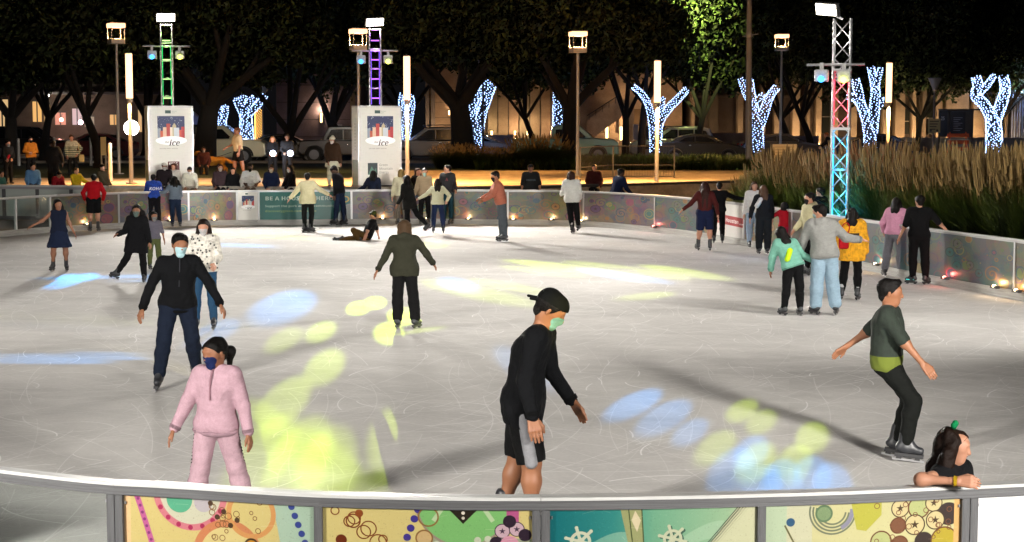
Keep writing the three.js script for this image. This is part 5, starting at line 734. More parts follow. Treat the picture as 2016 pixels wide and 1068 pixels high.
// ---------------------------------------------------------------- plaza lamps
function column(px, yTop, yBot, yBase, label, k = 1) {
  const p = G(px, yBase, PLAZA), s = FOC / -p.z, t = thing('light_column', label, 'light column', 'glowing light columns on the plaza', p);
  const hb = (yBase - yBot) / s, ht = (yBase - yTop) / s, n = 4, L = (ht - hb) / n;
  part('base_plate', cyl(.2, .2, .05, 0, .025, 0, 18), M.pole, t); part('pole', cyl(.075, .065, hb - .13, 0, .05 + (hb - .13) / 2, 0, 16), M.pole, t); part('collar', cyl(.09, .11, .12, 0, hb - .07, 0, 18), M.pole, t);
  for (let i = 0; i < n; i++) { part('glow_tube', cyl(.115, .115, L - .006, 0, hb + L * (i + .5), 0, 20), glow(1, .52, .26, 3.4), t); bulb('column_light', V(0, hb + L * (i + .5), 0), WARM, 2.2 * LUM.plaza, .1, t); }
  { const q = V(p.x, PLAZA + hb - .16, p.z); for (const z of [-.2, .2]) spot('column_beam', q.clone().add(V(0, 0, z)), q.clone().add(V(0, -1, z * 2)), lin(1, .5, .15), 170 * k * LUM.plaza, R(74), .5, .1); }
  part('top_cap', cyl(.12, .1, .04, 0, ht + .02, 0, 18), M.pole, t);
}
column(258, 108, 195, 362, 'glowing light column left of the left ice tower', .3); column(802, 113, 198, 361, 'glowing light column right of the right ice tower'); column(1293, 122, 203, 362, 'glowing light column by the wire fence'); column(1747, 126, 203, 350, 'glowing light column right of the red and cyan truss');
function lantern(px, yTop, yBase, label, k = 1) { scene.updateMatrixWorld(true);
  const p = G(px, yBase, PLAZA), s = FOC / -p.z, h = (yBase - yTop) / s, t = thing('street_lamp', label, 'street lamp', 'square lantern street lamps', p, Math.atan2(-p.x, -p.z) + .3), w = .29;
  part('base_plate', cyl(.2, .2, .04, 0, .02, 0, 14), M.pole, t); part('pole', cyl(.07, .055, h - .95, 0, .04 + (h - .95) / 2, 0, 14), M.pole, t); part('tray', rbx(w * 2, .2, w * 2, .02, 0, h - .8, 0), M.pole, t);
  for (const [x, z] of [[-1, -1], [1, -1], [1, 1], [-1, 1]]) part('strut', rod(V(x * w * .94, h - .7, z * w * .94), V(x * w * .94, h - .25, z * w * .94), .016), M.pole, t);
  part('lamp_shade', rbx(w * 2.1, .17, w * 2.1, .02, 0, h - .16, 0), glow(1, .46, .22, 3.4), t); part('roof', bx(w * 2.2, .03, w * 2.2, 0, h - .055, 0), M.pole, t);
  bulb('lantern_light', V(0, h - .4, 0), lin(1, .55, .28), 2 * LUM.plaza, .08, t); { const q = t.localToWorld(V(0, h - .3, 0)); spot('lantern_beam', q, q.clone().add(V(0, -1, .001)), lin(1, .5, .15), 330 * k * LUM.plaza, R(72), .6, .2); }
}
lantern(234, 46, 343, 'square lantern street lamp at the far left by the light column', .25); lantern(707, 57, 345, 'square lantern street lamp behind the right ice tower'); lantern(1137, 62, 346, 'square lantern street lamp left of the wire fence'); lantern(1536, 68, 322, 'square lantern street lamp left of the red and cyan truss');
{ // tall grey flag pole with a ball joint
  const p = G(1475, 333, PLAZA), t = thing('tall_pole', 'tall grey pole with a ball joint, rising out of the frame', 'pole', null, p), s = FOC / -p.z;
  part('pole', taper([V(0, 0, 0), V(-.06, 4, 0), V(-.1, 10.5, 0)], .16, .1, 10, 14), std({ color: lin(.22, .21, .19), roughness: .6 }), t); part('base_plate', cyl(.3, .3, .05, 0, .025, 0, 18), M.pole, t);
  const y = (333 - 72) / s; part('ball', sph(.17, -.08, y, 0, 14), M.pole, t); part('rod', rod(V(-.38, y - .06, .05), V(.34, y + .06, .05), .025), M.pole, t);
  part('lamp_head', [rbx(.5, .3, .3, .04, -.25, 10.5, -.1)], M.dark, t); part('lamp_face', bx(.03, .24, .24, -.515, 10.5, -.1), glow(.9, 1, .5, 5), t); spot('tree_beam', p.clone().add(V(-.6, 10.5, -.1)), D(1325, 14, 87), lin(.9, 1, .3), 9000, R(19), .7, .1);
}
for (const [px, yt, yb, z, lab] of [[951, 112, 305, 82, 'unlit funnel-topped lamp post among the oaks'], [1838, 153, 300, 84, 'small warm glass-topped lamp post before the pale facade'], [518, 168, 300, 92, 'small warm glass-topped lamp post beside the left lit trees']]) {
  const p = D(px, yb, z); const h = (yb - yt) * z / FOC; p.y -= 0; const t = thing('funnel_lamp', lab, 'lamp post', null, V(p.x, PLAZA, p.z)), H = h + p.y - PLAZA;
  part('pole', cyl(.06, .045, H - .7, 0, (H - .7) / 2, 0, 12), M.dark, t); part('funnel', new THREE.CylinderGeometry(.34, .09, .62, 14, 1, true).translate(0, H - .38, 0), std({ color: lin(.2, .17, .14), roughness: .4, side: THREE.DoubleSide }), t); part('rim', new THREE.TorusGeometry(.35, .02, 6, 18).rotateX(Math.PI / 2).translate(0, H - .06, 0), M.dark, t);
  if (px !== 951) { part('lamp_bulb', sph(.13, 0, H - .5, .0, 12), glow(1, .55, .28, 9), t); bulb('funnel_light', V(0, H - .5, 0), WARM, 10, .06, t); }
  if (px === 1838) part('sign_plate', [bx(.62, .72, .03, 0, 1.95, .07)], std({ color: lin(.35, .3, .18), roughness: .6, map: ctex(64, 64, (c) => { c.fillStyle = '#d8d0b0'; c.fillRect(0, 0, 64, 64); c.fillStyle = '#4a4030'; for (let k = 0; k < 4; k++) c.fillRect(8, 10 + k * 12, 48 - k * 6, 4); c.beginPath(); c.arc(14, 54, 6, 0, 7); c.arc(48, 54, 6, 0, 7); c.fill(); }) }), t);
}
// uplights set along the foot of the far boards
for (const [px, lab] of [[166, 'red hoodie'], [334, 'grey denim jacket'], [421, 'green board'], [752, 'fallen boy'], [840, 'white jacket girl'], [923, 'brown board'], [1010, 'pink shirt'], [1088, 'white puffy jacket'], [1150, 'blue board'], [1293, 'teal board end'], [1732, 'pink top'], [1870, 'black tee'], [1968, 'yellow board'], [2010, 'right edge']]) {
  const s = shareAt(farCurve, px, .2), p = farCurve.getPointAt(s), g = farCurve.getTangentAt(s), n = V(-g.z, 0, g.x); if (n.z < 0) n.negate();
  const t = thing('board_uplight', 'small warm uplight at the foot of the far boards, near the ' + lab, 'uplight', 'uplights along the far boards', p.clone().addScaledVector(n, .085), Math.atan2(n.x, n.z));
  const red = px === 1293 || px === 1870;
  part('housing', [bx(.2, .05, .08, 0, .17, -.005)], M.dark, t); part('lamp_bulb', sph(.036, 0, .228, .01, 10).scale(1.3, .8, 1), red ? glow(1, .22, .16, 9) : glow(1, .72, .38, 7), t);
  bulb('uplight', V(0, .245, .03), red ? lin(1, .2, .15) : lin(1, .66, .32), .36, .03, t);
}
// two phone lights and a bare flash lamp
for (const [px, py, z, r, I, lab, name] of [[537, 302, 60.3, .11, 9, 'glowing phone light held by the left girl', 'phone_light'], [571, 302, 59.8, .11, 9, 'glowing phone light held by the right girl', 'phone_light'], [258, 252, 58.2, .27, 60, 'dazzling white flood lamp on the pole of the left light column', 'flood_lamp']]) {
  const p = D(px, py, z), t = thing(name, lab, name === 'flood_lamp' ? 'flood lamp' : 'phone', null, p);
  part('case', name === 'flood_lamp' ? [rbx(.36, .3, .1, .03, 0, 0, -.1), rod(V(0, 0, -.1), V(0, -.05, -.4), .02)] : [rbx(.08, .16, .012, .004, 0, -.02, -.02)], M.dark, t); part('lamp', sph(r, 0, 0, .0, 12).scale(1, 1, .5), name === 'flood_lamp' ? glow(1, .95, .85, 22) : glow(.75, .8, 1, 14), t); bulb('lamp_light', V(0, 0, .02), lin(.95, .95, 1), I, r, t);
}
tag(part('phone', rbx(.075, .15, .01, .003), std({ color: lin(.5, .5, .6), emissive: lin(.7, .75, 1), emissiveIntensity: .5 })), 'bright phone in the hand of the man in the black tee', 'phone').position.copy(D(1062, 370, 51.1));
// ---------------------------------------------------------------- wire fence on the plaza
{
  const y0 = PLAZA, t = thing('wire_fence', 'low black wire fence between the street lamp and the light column', 'fence'), z = 61.2, X = (px, zz) => (px - W / 2) / FOC * zz, c = std({ color: lin(.02, .02, .02), roughness: .6 });
  const pts = [[1142, 58.5], [1207, 62], [1327, 62]];
  for (const [px, zz] of pts) part('post', bx(.05, 1.25, .05, X(px, zz), y0 + .62, -zz), c, t);
  for (let i = 0; i < 2; i++) { const [a, az] = pts[i], [b, bz] = pts[i + 1], A = V(X(a, az), 0, -az), B = V(X(b, bz), 0, -bz); for (const y of [.06, .5, 1.22]) part('rail', rod(A.clone().setY(y0 + y), B.clone().setY(y0 + y), .018), c, t); const gs = [], n = Math.round(A.distanceTo(B) / .1); for (let k = 1; k < n; k++) { const p = A.clone().lerp(B, k / n); gs.push(rod(p.clone().setY(y0 + .06), p.clone().setY(y0 + 1.2), .0028, .0028, 4)); } part('wire_mesh', gs, c, t).userData.kind = 'stuff'; }
}
// bollards and post at the left lawn
for (const [px, yt, yb, z, w, lab] of [[217, 284, 356, 58, .14, 'thick pale bollard post beside the street lamp'], [178, 272, 304, 80, .14, 'pale marker post on the dark lawn, right of the striped sweater'], [107, 272, 302, 80, .14, 'pale marker post on the dark lawn, left of the striped sweater'], [36, 274, 304, 80, .14, 'leftmost pale marker post on the dark lawn']]) {
  const a = D(px, yb, z), h = (yb - yt) * z / FOC, t = thing('bollard', lab, 'bollard', null, V(a.x, PLAZA, a.z)); part('post', cyl(w * .55, w * .5, h + Math.max(0, a.y - PLAZA), 0, (h + Math.max(0, a.y - PLAZA)) / 2, 0, 14), M.pole, t); part('cap', cyl(w * .5, w * .2, .04, 0, h + Math.max(0, a.y - PLAZA) + .02, 0, 14), M.pole, t);
}
function signBoard(px, py, wpx, hpx, z, ry, col, tex, lab, name = 'sign') {
  const p = D(px, py, z), w = wpx * z / FOC, h = hpx * z / FOC, t = thing(name, lab, 'sign', null, V(p.x, PLAZA, p.z), ry); const y = p.y - PLAZA;
  part('panel', rbx(w, h, .05, .01, 0, y, 0), std({ color: col, roughness: .6 }), t); if (tex) part('print', bx(w * .96, h * .96, .006, 0, y, .03), mp(tex, { roughness: .6 }), t);
  for (const s of [-1, 1]) part('leg', bx(.06, Math.max(.1, y - h / 2), .06, s * w * .4, Math.max(.1, y - h / 2) / 2, -.0), M.pole, t);
}
signBoard(1545, 304, 48, 40, 62, .1, lin(.55, .46, .28), ctex(128, 106, (c, w, h) => { c.fillStyle = '#cbb888'; c.fillRect(0, 0, w, h); c.fillStyle = '#9a875c'; for (let k = 0; k < 6; k++) c.fillRect(10, 12 + k * 15, 108 - (k % 3) * 14, 3); c.fillStyle = '#6a5a3a'; c.fillRect(0, 78, w, 3); }), 'square cream notice board standing among the grasses');
signBoard(203, 288, 11, 36, 74, 0, lin(.5, .44, .24), null, 'narrow cream panel on the left lawn', 'panel_sign');
signBoard(668, 256, 11, 22, 108, 0, lin(.6, .56, .55), ctex(64, 128, (c) => { c.fillStyle = '#c9c4c8'; c.fillRect(0, 0, 64, 128); c.strokeStyle = '#77707c'; c.lineWidth = 4; c.beginPath(); c.arc(32, 44, 16, 0, 7); c.stroke(); c.fillStyle = '#77707c'; c.fillRect(14, 76, 36, 5); }), 'small white sign before the mauve wall', 'wall_sign');
{ // dark kiosk
  const z = 92, p = D(1882, 270, z), t = thing('kiosk', 'small dark shelter with lettered panels and a flat canopy', 'kiosk', null, V(p.x, PLAZA, p.z), -.15), tx = ctex(128, 256, (c) => { c.fillStyle = '#14161f'; c.fillRect(0, 0, 128, 256); c.fillStyle = '#8f93a6'; for (let k = 0; k < 8; k++) c.fillRect(24, 60 + k * 20, 80 - (k % 3) * 18, 5); });
  part('wall', bx(1.9, 1.5, .1, 0, 2.05, 0), M.dark, t); part('panel', bx(.8, 1.3, .02, .1, 2.05, .08), mp(tx), t); part('panel', bx(.45, 1.4, .02, -.72, 2.05, .08), mp(ctex(64, 128, (c) => { c.fillStyle = '#10121a'; c.fillRect(0, 0, 64, 128); c.fillStyle = '#a8acbc'; c.font = CF(26); c.fillText('25', 16, 46); })), t); part('roof', bx(2.3, .08, 1, .2, 2.84, .3), M.dark, t); for (const x of [-.9, .9]) part('leg', bx(.1, 1.3, .1, x, .65, 0), M.dark, t);
}
{ const z = 88, p = D(1886, 290, z), c = std({ color: lin(.5, .09, .03), roughness: .6 }), t = thing('barricade', 'orange-red road barricade with pale rails below the kiosk', 'barricade', null, V(p.x, PLAZA, p.z), .1); for (const s of [-1, 1]) { part('leg', rod(V(s * .5, 0, .3), V(s * .45, 1.6, 0), .03), c, t); part('leg', rod(V(s * .5, 0, -.3), V(s * .45, 1.6, 0), .03), c, t); } for (let k = 0; k < 3; k++) part('rail', bx(1.2, .2, .03, 0, .7 + k * .36, .0 + .05), c, t); part('cross_bar', bx(1.1, .05, .03, 0, 1.2, .1), M.white, t); }
{ const z = 96, a = D(371, 232, z), t = thing('tent', 'small pale blue pointed tent behind the white pickup', 'tent', null, V(a.x, PLAZA, a.z)); part('roof', new THREE.ConeGeometry(1.5, 1, 4).rotateY(.785).translate(0, 2.5, 0), std({ color: lin(.3, .34, .6), roughness: .8 }), t); for (const [x, zz] of [[-1, -1], [1, -1], [1, 1], [-1, 1]]) part('leg', rod(V(x, 0, zz), V(x, 2.1, zz), .03), M.alu, t); }
// ---------------------------------------------------------------- ornamental grasses
M.strawBlade = std({ color: lin(.085, .12, .018), roughness: .8, side: THREE.DoubleSide }); M.plume = std({ color: lin(.2, .125, .04), roughness: .9, side: THREE.DoubleSide });
{
  const fol = [tuft(820, 1.3, .6, 1.0, .014), tuft(820, 1.35, .55, .95, .014), tuft(760, 1.2, .6, 1.05, .015)];
  const plumeG = (() => { const gs = []; for (let i = 0; i < 64; i++) { const a = rr(0, 6.28), r = .5 * Math.sqrt(rnd()), l = rr(.15, .5), b = V((r + l * .6) * Math.cos(a), .95, (r + l * .6) * Math.sin(a)), e = V((r + l) * Math.cos(a), rr(1.15, 1.6), (r + l) * Math.sin(a)); gs.push(rod(b, e, .004, .003, 3)); const d = e.clone().sub(b).normalize(), e2 = e.clone().addScaledVector(d, .22).add(V(Math.cos(a) * .05, -.02, Math.sin(a) * .05)); const g = new THREE.CylinderGeometry(.008, .034, .26, 5, 1); g.applyQuaternion(new THREE.Quaternion().setFromUnitVectors(V(0, 1, 0), d)); const m = e.clone().lerp(e2, .5); gs.push(g.translate(m.x, m.y, m.z)); } return join(gs); })();
  const make = (k) => { const t = new THREE.Group(); t.name = 'feather_grass'; const f = part('foliage', fol[k], M.strawBlade, t); f.userData.kind = 'stuff'; const p = part('plume', plumeG, M.plume, t); p.userData.kind = 'stuff'; return t; };
  const proto = [0, 1, 2].map(make), spots = [];
  const boardZ = (px) => -farCurve.getPointAt(shareAt(farCurve, Math.min(px, 2140), .5)).z, bedY = (k) => Math.min(.85, .1 + k * .1);
  for (let px = 1466; px < 2130; px += 30) for (const [k, j] of [[2.3, 0], [3.9, 1], [6, 2], [8.4, 3]]) { if (px < 1490 && j < 1) continue; const z = boardZ(px) + k + rr(-.4, .4), x = px + rr(-12, 12) + (j % 2) * 17; if (j === 0 && Math.abs(px - 1660) < 40) continue; spots.push([x, z, bedY(k), EYE + (HORIZON - (320 + 9 * Math.sin(px / 31) + rr(-12, 24) + (px < 1520 ? 34 : 0))) * z / FOC]); }
  spots.forEach(([px, z, y, top], i) => { const p = D(px, 300, z), o = proto[i % 3].clone(); o.name = 'feather_grass'; o.position.set(p.x, y, p.z); const s = (top - y) / 1.5; { const k = z - boardZ(px) < 3.2 ? .62 : .95; o.scale.set(s * k * rr(.85, 1.05), s, s * k * rr(.7, .9)); }; o.rotation.y = rr(0, 6.28); tag(o, 'clump of feather grass with tan plumes in the bed right of the rink', 'grass clump', 'feather grass clumps right of the rink'); });
  // bed that carries them
  const gm = []; for (let px = 1430; px < 2180; px += 40) { const q = [[px, 1.1, 0], [px + 40, 1.1, 0], [px + 40, 10, .93], [px, 10, .93]].map(([x, k, y]) => D(x, 300, boardZ(x) + k).setY(y)); const g = new THREE.BufferGeometry(); g.setAttribute('position', new THREE.Float32BufferAttribute([0, 1, 2, 0, 2, 3].flatMap((k) => q[k].toArray()), 3)); g.setAttribute('uv', new THREE.Float32BufferAttribute([0, 1, 2, 0, 2, 3].flatMap((k) => [q[k].x * .3, q[k].z * .3]), 2)); g.computeVertexNormals(); gm.push(g); }
  struct('planting_bed', gm, std({ color: lin(.035, .03, .02), roughness: 1, side: THREE.DoubleSide, map: lawnTex }));
  // a looser run of straw-coloured grass and shrubs by the pavement in the middle
  for (const [px, py, s] of [[1034, 332, 1.0], [1065, 333, 1.15], [1092, 331, .9], [985, 333, .75], [930, 333, .8], [880, 333, .8], [960, 331, .7], [905, 331, .85]]) { const p = G(px, py, PLAZA), o = proto[1].clone(); o.name = 'feather_grass'; o.position.copy(p); o.scale.set(s * 1.1, s * .8, s * 1.1); o.rotation.y = rr(0, 6); tag(o, px > 1000 ? 'tan mound of grass beside the paving, left of the wire fence' : 'dull grass clump in the verge before the parked cars', 'grass clump', px > 1000 ? 'tan grass mounds' : 'dull verge clumps'); }
}
// ---------------------------------------------------------------- oaks
const clump = (() => { // spray of leaf blades
  const pos = [], nor = [], q = new THREE.Quaternion(), e = new THREE.Euler(); const out = [0, 1].map(() => {
    pos.length = nor.length = 0;
    for (let i = 0; i < 26; i++) { const c = V(rr(-1, 1), rr(-.7, .7), rr(-1, 1)).multiplyScalar(.42), n = V(rr(-1, 1), rr(.1, 1), rr(-1, 1)).normalize(); q.setFromEuler(e.set(rr(0, 6), rr(0, 6), rr(0, 6))); const L = rr(.11, .19), w = L * .42; const a = V(-L, 0, 0), b = V(0, .02, w), d = V(L, 0, 0), f = V(0, .02, -w); for (const v of [a, b, d, a, d, f]) { const p = v.clone().applyQuaternion(q).add(c); pos.push(p.x, p.y, p.z); nor.push(n.x, n.y, n.z); } }
    const g = new THREE.BufferGeometry(); g.setAttribute('position', new THREE.Float32BufferAttribute(pos.slice(), 3)); g.setAttribute('normal', new THREE.Float32BufferAttribute(nor.slice(), 3)); g.setAttribute('uv', new THREE.Float32BufferAttribute(new Float32Array(pos.length / 3 * 2), 2)); return g;
  }); return out;
})();
function oak(label, px, z, trunkPx, o) { // o: lean, crown centre height, radii, leaves, forks
  const p0 = D(px, 300, z), p = V(p0.x, PLAZA, p0.z), t = thing('oak_tree', label, 'tree', 'oaks behind the plaza', p), r = trunkPx * z / FOC / 2, ch = (o.ch ?? 7.5) - .7, lean = o.lean ?? 0, fork = o.fork ?? 2.4;
  const gs = [taper([V(0, -.1, 0), V(lean * .3, fork * .5, 0), V(lean, fork, 0)], r * 1.15, r * .85, 10, 12), new THREE.CylinderGeometry(r * 1.1, r * 1.7, .5, 12).translate(0, .2, 0)], nb = o.nb ?? 5, tips = [];
  for (let i = 0; i < nb; i++) { const a = i / nb * 6.28 + rr(-.4, .4) + (o.rot ?? 0), s = rr(.5, .85), e = V(lean + Math.cos(a) * o.rx * s, ch + rr(-1.2, 1.4), Math.sin(a) * o.rx * s * .8), m = V(lean + (e.x - lean) * .42, fork + (e.y - fork) * .45, e.z * .4); gs.push(taper([V(lean, fork - .1, 0), m, e], r * .62, .05, 12, 8)); tips.push(e); const e2 = e.clone().lerp(V(lean, ch + 1.5, 0), .2).add(V(rr(-1.6, 1.6), rr(-.2, 1.6), rr(-1.4, 1.4))); gs.push(taper([m, m.clone().lerp(e2, .5).add(V(0, .3, 0)), e2], r * .32, .03, 8, 6)); }
  part('trunk', gs, M.bark, t);
  const lobes = []; for (let i = 0; i < (o.lobes ?? 13); i++) { const a = rr(0, 6.28), k = Math.sqrt(rnd()); lobes.push([lean + Math.cos(a) * o.rx * k * .8, ch + rr(-.55, .75) * o.ry, Math.sin(a) * o.rx * k * .7, rr(.26, .44) * o.rx]); }
  for (const e of tips) lobes.push([e.x, e.y, e.z, rr(1.1, 1.9)]);
  const n = Math.round((o.n ?? 1500) * 1.25), im = scatter('crown', clump[Math.floor(px) % 2], M.leaf, n, (q, i, c) => { const L = lobes[i % lobes.length], d = V(rr(-1, 1), rr(-1, 1), rr(-1, 1)).normalize().multiplyScalar(L[3] * Math.pow(rnd(), .45)); d.y *= .72; if (i % 13 === 0) d.y -= rr(0, .9); q.position.set(L[0] + d.x, Math.max(o.min ?? 2.7, L[1] + d.y), L[2] + d.z); q.rotation.set(rr(-.6, .6), rr(0, 6.28), rr(-.6, .6)); q.scale.setScalar(rr(.75, 1.35)); const k = rr(.65, 1.25); c.setRGB(k * rr(.85, 1.2), k, k * rr(.7, 1.1)); return true; });
  im.userData.kind = 'stuff'; t.add(im); return t;
}
oak('dark oak at the far left edge before the shop windows', 22, 82, 26, { rx: 5.6, ry: 3.4, ch: 7.6, n: 1700 });
oak('slim dark oak between the far left oak and the leaning pale trunk', 86, 90, 16, { rx: 4.8, ry: 3, ch: 7.4, lean: .3, n: 1400 });
oak('oak with a pale leaning trunk left of the lantern', 196, 76, 18, { rx: 4.6, ry: 2.8, ch: 7.4, lean: -.6, n: 1500 });
oak('thick black oak trunk right of the left ice tower', 402, 78, 42, { rx: 6.2, ry: 3.6, ch: 7.8, lean: .3, n: 2000, fork: 2.9 });
oak('forked dark oak before the mauve wall', 553, 86, 24, { rx: 5.4, ry: 3.3, ch: 7.8, lean: .5, n: 1700, fork: 1.6, nb: 4 });
oak('bent oak behind the right ice tower', 684, 92, 22, { rx: 5.2, ry: 3.2, ch: 7.6, lean: -.9, n: 1500, fork: 2 });
oak('thick black oak before the peach wall', 912, 80, 44, { rx: 6, ry: 3.5, ch: 7.7, lean: -.2, n: 2000, fork: 2.9 });
oak('slim oak leaning left before the stone panels', 1052, 104, 11, { rx: 4.8, ry: 3, ch: 7.6, lean: -.6, n: 1300 });
oak('large black oak behind the left edge of the wire fence', 1122, 78, 32, { rx: 6.4, ry: 3.8, ch: 8.2, n: 2300, fork: 2.8 });
oak('tall oak with a yellow-green floodlit top above the stair', 1262, 88, 15, { rx: 6.2, ry: 4.2, ch: 9.0, lean: .2, n: 2600, fork: 3.2, min: 3.6 });
oak('straight slim oak before the foot of the stair', 1232, 92, 14, { rx: 4.4, ry: 2.8, ch: 7.6, n: 1200 });
oak('small round-headed oak right of the stair', 1372, 92, 13, { rx: 4.8, ry: 3, ch: 7.4, lean: .3, n: 1500 });
oak('pale slim oak right of the tall grey pole', 1556, 100, 13, { rx: 5, ry: 3, ch: 7.6, lean: -.6, n: 1600 });
oak('leaning slim oak left of the red and cyan truss', 1600, 98, 13, { rx: 5, ry: 3.1, ch: 7.8, lean: -.7, n: 1700 });
oak('bushy oak above the pale facade, right of the glowing column', 1806, 98, 10, { rx: 6.2, ry: 3.4, ch: 7.2, lean: .2, n: 2300 });
oak('broad oak filling the upper right corner', 1968, 104, 14, { rx: 6.6, ry: 3.6, ch: 8, n: 2200 });
oak('dark oak behind the square lantern at the left', 290, 100, 20, { rx: 6.2, ry: 3.6, ch: 8, n: 1700 });
oak('dark oak between the right ice tower and the peach wall', 800, 106, 16, { rx: 6.4, ry: 3.8, ch: 8.4, n: 1700 });
// ground spots that light two crowns
for (const [px, py, z, to, c, I, a, lab] of [[1760, 305, 90, [1800, 150, 98], lin(1, .8, .4), 120, 30, 'ground floodlight aimed up into the bushy oak']]) {
  const p = D(px, py, z), t = thing('tree_floodlight', lab, 'floodlight', null, V(p.x, PLAZA, p.z)); part('housing', [rbx(.3, .22, .2, .03, 0, .2, 0), bx(.1, .1, .1, 0, .05, 0)], M.dark, t); part('lamp_face', [bx(.24, .02, .16, 0, .322, 0)], glow(1, .9, .6, 4), t); spot('tree_beam', V(p.x, PLAZA + .4, p.z), D(...to), c, I, R(a), .6, .1);
}
// ---------------------------------------------------------------- bare trees wound with blue-white lights
const ledG = glow(.36, .54, 1, 5);
function litTree(label, px, yb, z, limbs, rb, n) { // limbs: lists of photo points
  const base = D(px, yb, z), t = thing('lit_tree', label, 'lit tree', 'trees wound with blue-white lights', V(base.x, PLAZA, base.z)), gs = [], k = [];
  for (const [pts, r0, r1] of limbs) { const q = pts.map(([x, y], i) => { const p = D(x, y, z - (i % 2 ? .15 : 0)); return V(p.x - base.x, Math.max(0, p.y - PLAZA), p.z - base.z); }); gs.push(taper(q, r0 * rb, r1 * rb, 12, 10)); k.push([new THREE.CatmullRomCurve3(q), r0 * rb, r1 * rb]); }
  part('trunk', gs, M.bark, t); const bulbs = [], o = new THREE.OctahedronGeometry(.034), L = k.map((c) => c[0].getLength() * (c[1] + c[2])), sum = L.reduce((a, b) => a + b);
  k.forEach(([c, r0, r1], i) => { const m = Math.round(n * .95 * L[i] / sum); for (let j = 0; j < m; j++) { const s = (j + rr(0, .8)) / m, p = c.getPointAt(Math.min(1, s)), a = j * 2.399 + rr(-.3, .3), r = (r0 + (r1 - r0) * s) + .025, tg = c.getTangentAt(Math.min(1, s)), u = new THREE.Vector3().crossVectors(tg, V(0, 0, 1)).normalize(), v = new THREE.Vector3().crossVectors(tg, u); bulbs.push(o.clone().scale(1, 1, 1).translate(p.x + (u.x * Math.cos(a) + v.x * Math.sin(a)) * r, p.y + (u.y * Math.cos(a) + v.y * Math.sin(a)) * r, p.z + (u.z * Math.cos(a) + v.z * Math.sin(a)) * r)); } });
  part('string_light', bulbs, ledG, t).userData.kind = 'stuff';
  bulb('string_glow', V(0, 1.6, .9), lin(.35, .5, 1), 4, .2, t);
}
litTree('left of the two trees in blue-white lights behind the pickup', 441, 292, 94, [[[[441, 300], [440, 262], [435, 232], [428, 206]], 1, .7], [[[438, 240], [443, 222], [444, 208]], .6, .5]], .26, 330);
litTree('right of the two trees in blue-white lights behind the pickup', 486, 292, 90, [[[[486, 300], [485, 262], [483, 225]], 1.1, .9], [[[483, 228], [472, 210], [465, 194]], .7, .5], [[[484, 225], [490, 204], [502, 192]], .7, .5], [[[484, 228], [506, 208], [522, 188]], .6, .4], [[[478, 220], [476, 200], [480, 188]], .5, .4]], .34, 640);
litTree('narrow tree in blue-white lights behind the second light column', 800, 270, 88, [[[[800, 275], [794, 235], [790, 198], [793, 184]], .8, .6], [[[800, 270], [806, 236], [811, 205], [808, 188]], .8, .6]], .2, 300);
litTree('tree in blue-white lights curving right, beside the peach wall oak', 938, 280, 88, [[[[938, 292], [936, 255], [930, 222], [934, 196], [946, 182]], 1, .7], [[[940, 270], [948, 225], [958, 195], [968, 168]], .9, .8], [[[946, 182], [956, 172], [964, 164]], .7, .7]], .28, 620);
litTree('short stump of a tree in blue-white lights above the silver pickup', 1101, 262, 96, [[[[1101, 290], [1101, 248], [1102, 205]], 1.35, 1.45], [[[1098, 205], [1096, 188], [1099, 176]], .8, .7], [[[1105, 205], [1108, 190], [1103, 176]], .7, .6]], .26, 420);
litTree('V-shaped tree in blue-white lights behind the column by the fence', 1290, 275, 86, [[[[1289, 300], [1285, 245], [1276, 205], [1262, 183], [1246, 170]], 1, .5], [[[1293, 285], [1299, 240], [1318, 212], [1338, 192], [1352, 176]], 1, .7], [[[1294, 250], [1302, 216], [1306, 192]], .6, .4]], .22, 620);
litTree('tree in blue-white lights beside the tall grey pole', 1491, 275, 88, [[[[1491, 300], [1491, 250], [1484, 212], [1478, 180], [1476, 156]], 1.2, .6], [[[1493, 250], [1505, 220], [1516, 190], [1531, 170]], 1, .6], [[[1482, 205], [1494, 194], [1504, 186]], .5, .4], [[[1468, 186], [1462, 168], [1458, 154]], .4, .4], [[[1484, 212], [1474, 196], [1466, 182]], .5, .4]], .28, 760);
litTree('wide-forked tree in blue-white lights right of the red truss', 1714, 268, 84, [[[[1714, 300], [1712, 262], [1702, 222], [1688, 196], [1668, 188]], 1.2, .6], [[[1716, 262], [1722, 215], [1724, 175], [1715, 132]], 1.1, .6], [[[1694, 205], [1690, 180], [1684, 156]], .9, .7], [[[1723, 180], [1729, 154], [1735, 134]], .6, .4], [[[1722, 215], [1732, 208], [1736, 190]], .6, .4]], .26, 900);
litTree('tall tree in blue-white lights looping at the right edge', 1957, 308, 78, [[[[1957, 314], [1958, 272], [1956, 232]], 1.45, 1.2], [[[1954, 235], [1940, 208], [1922, 188], [1926, 168], [1922, 152]], .9, .7], [[[1960, 235], [1972, 205], [1980, 175], [1976, 150]], 1.0, .7], [[[1926, 184], [1944, 168], [1958, 148]], .6, .4]], .27, 1150);
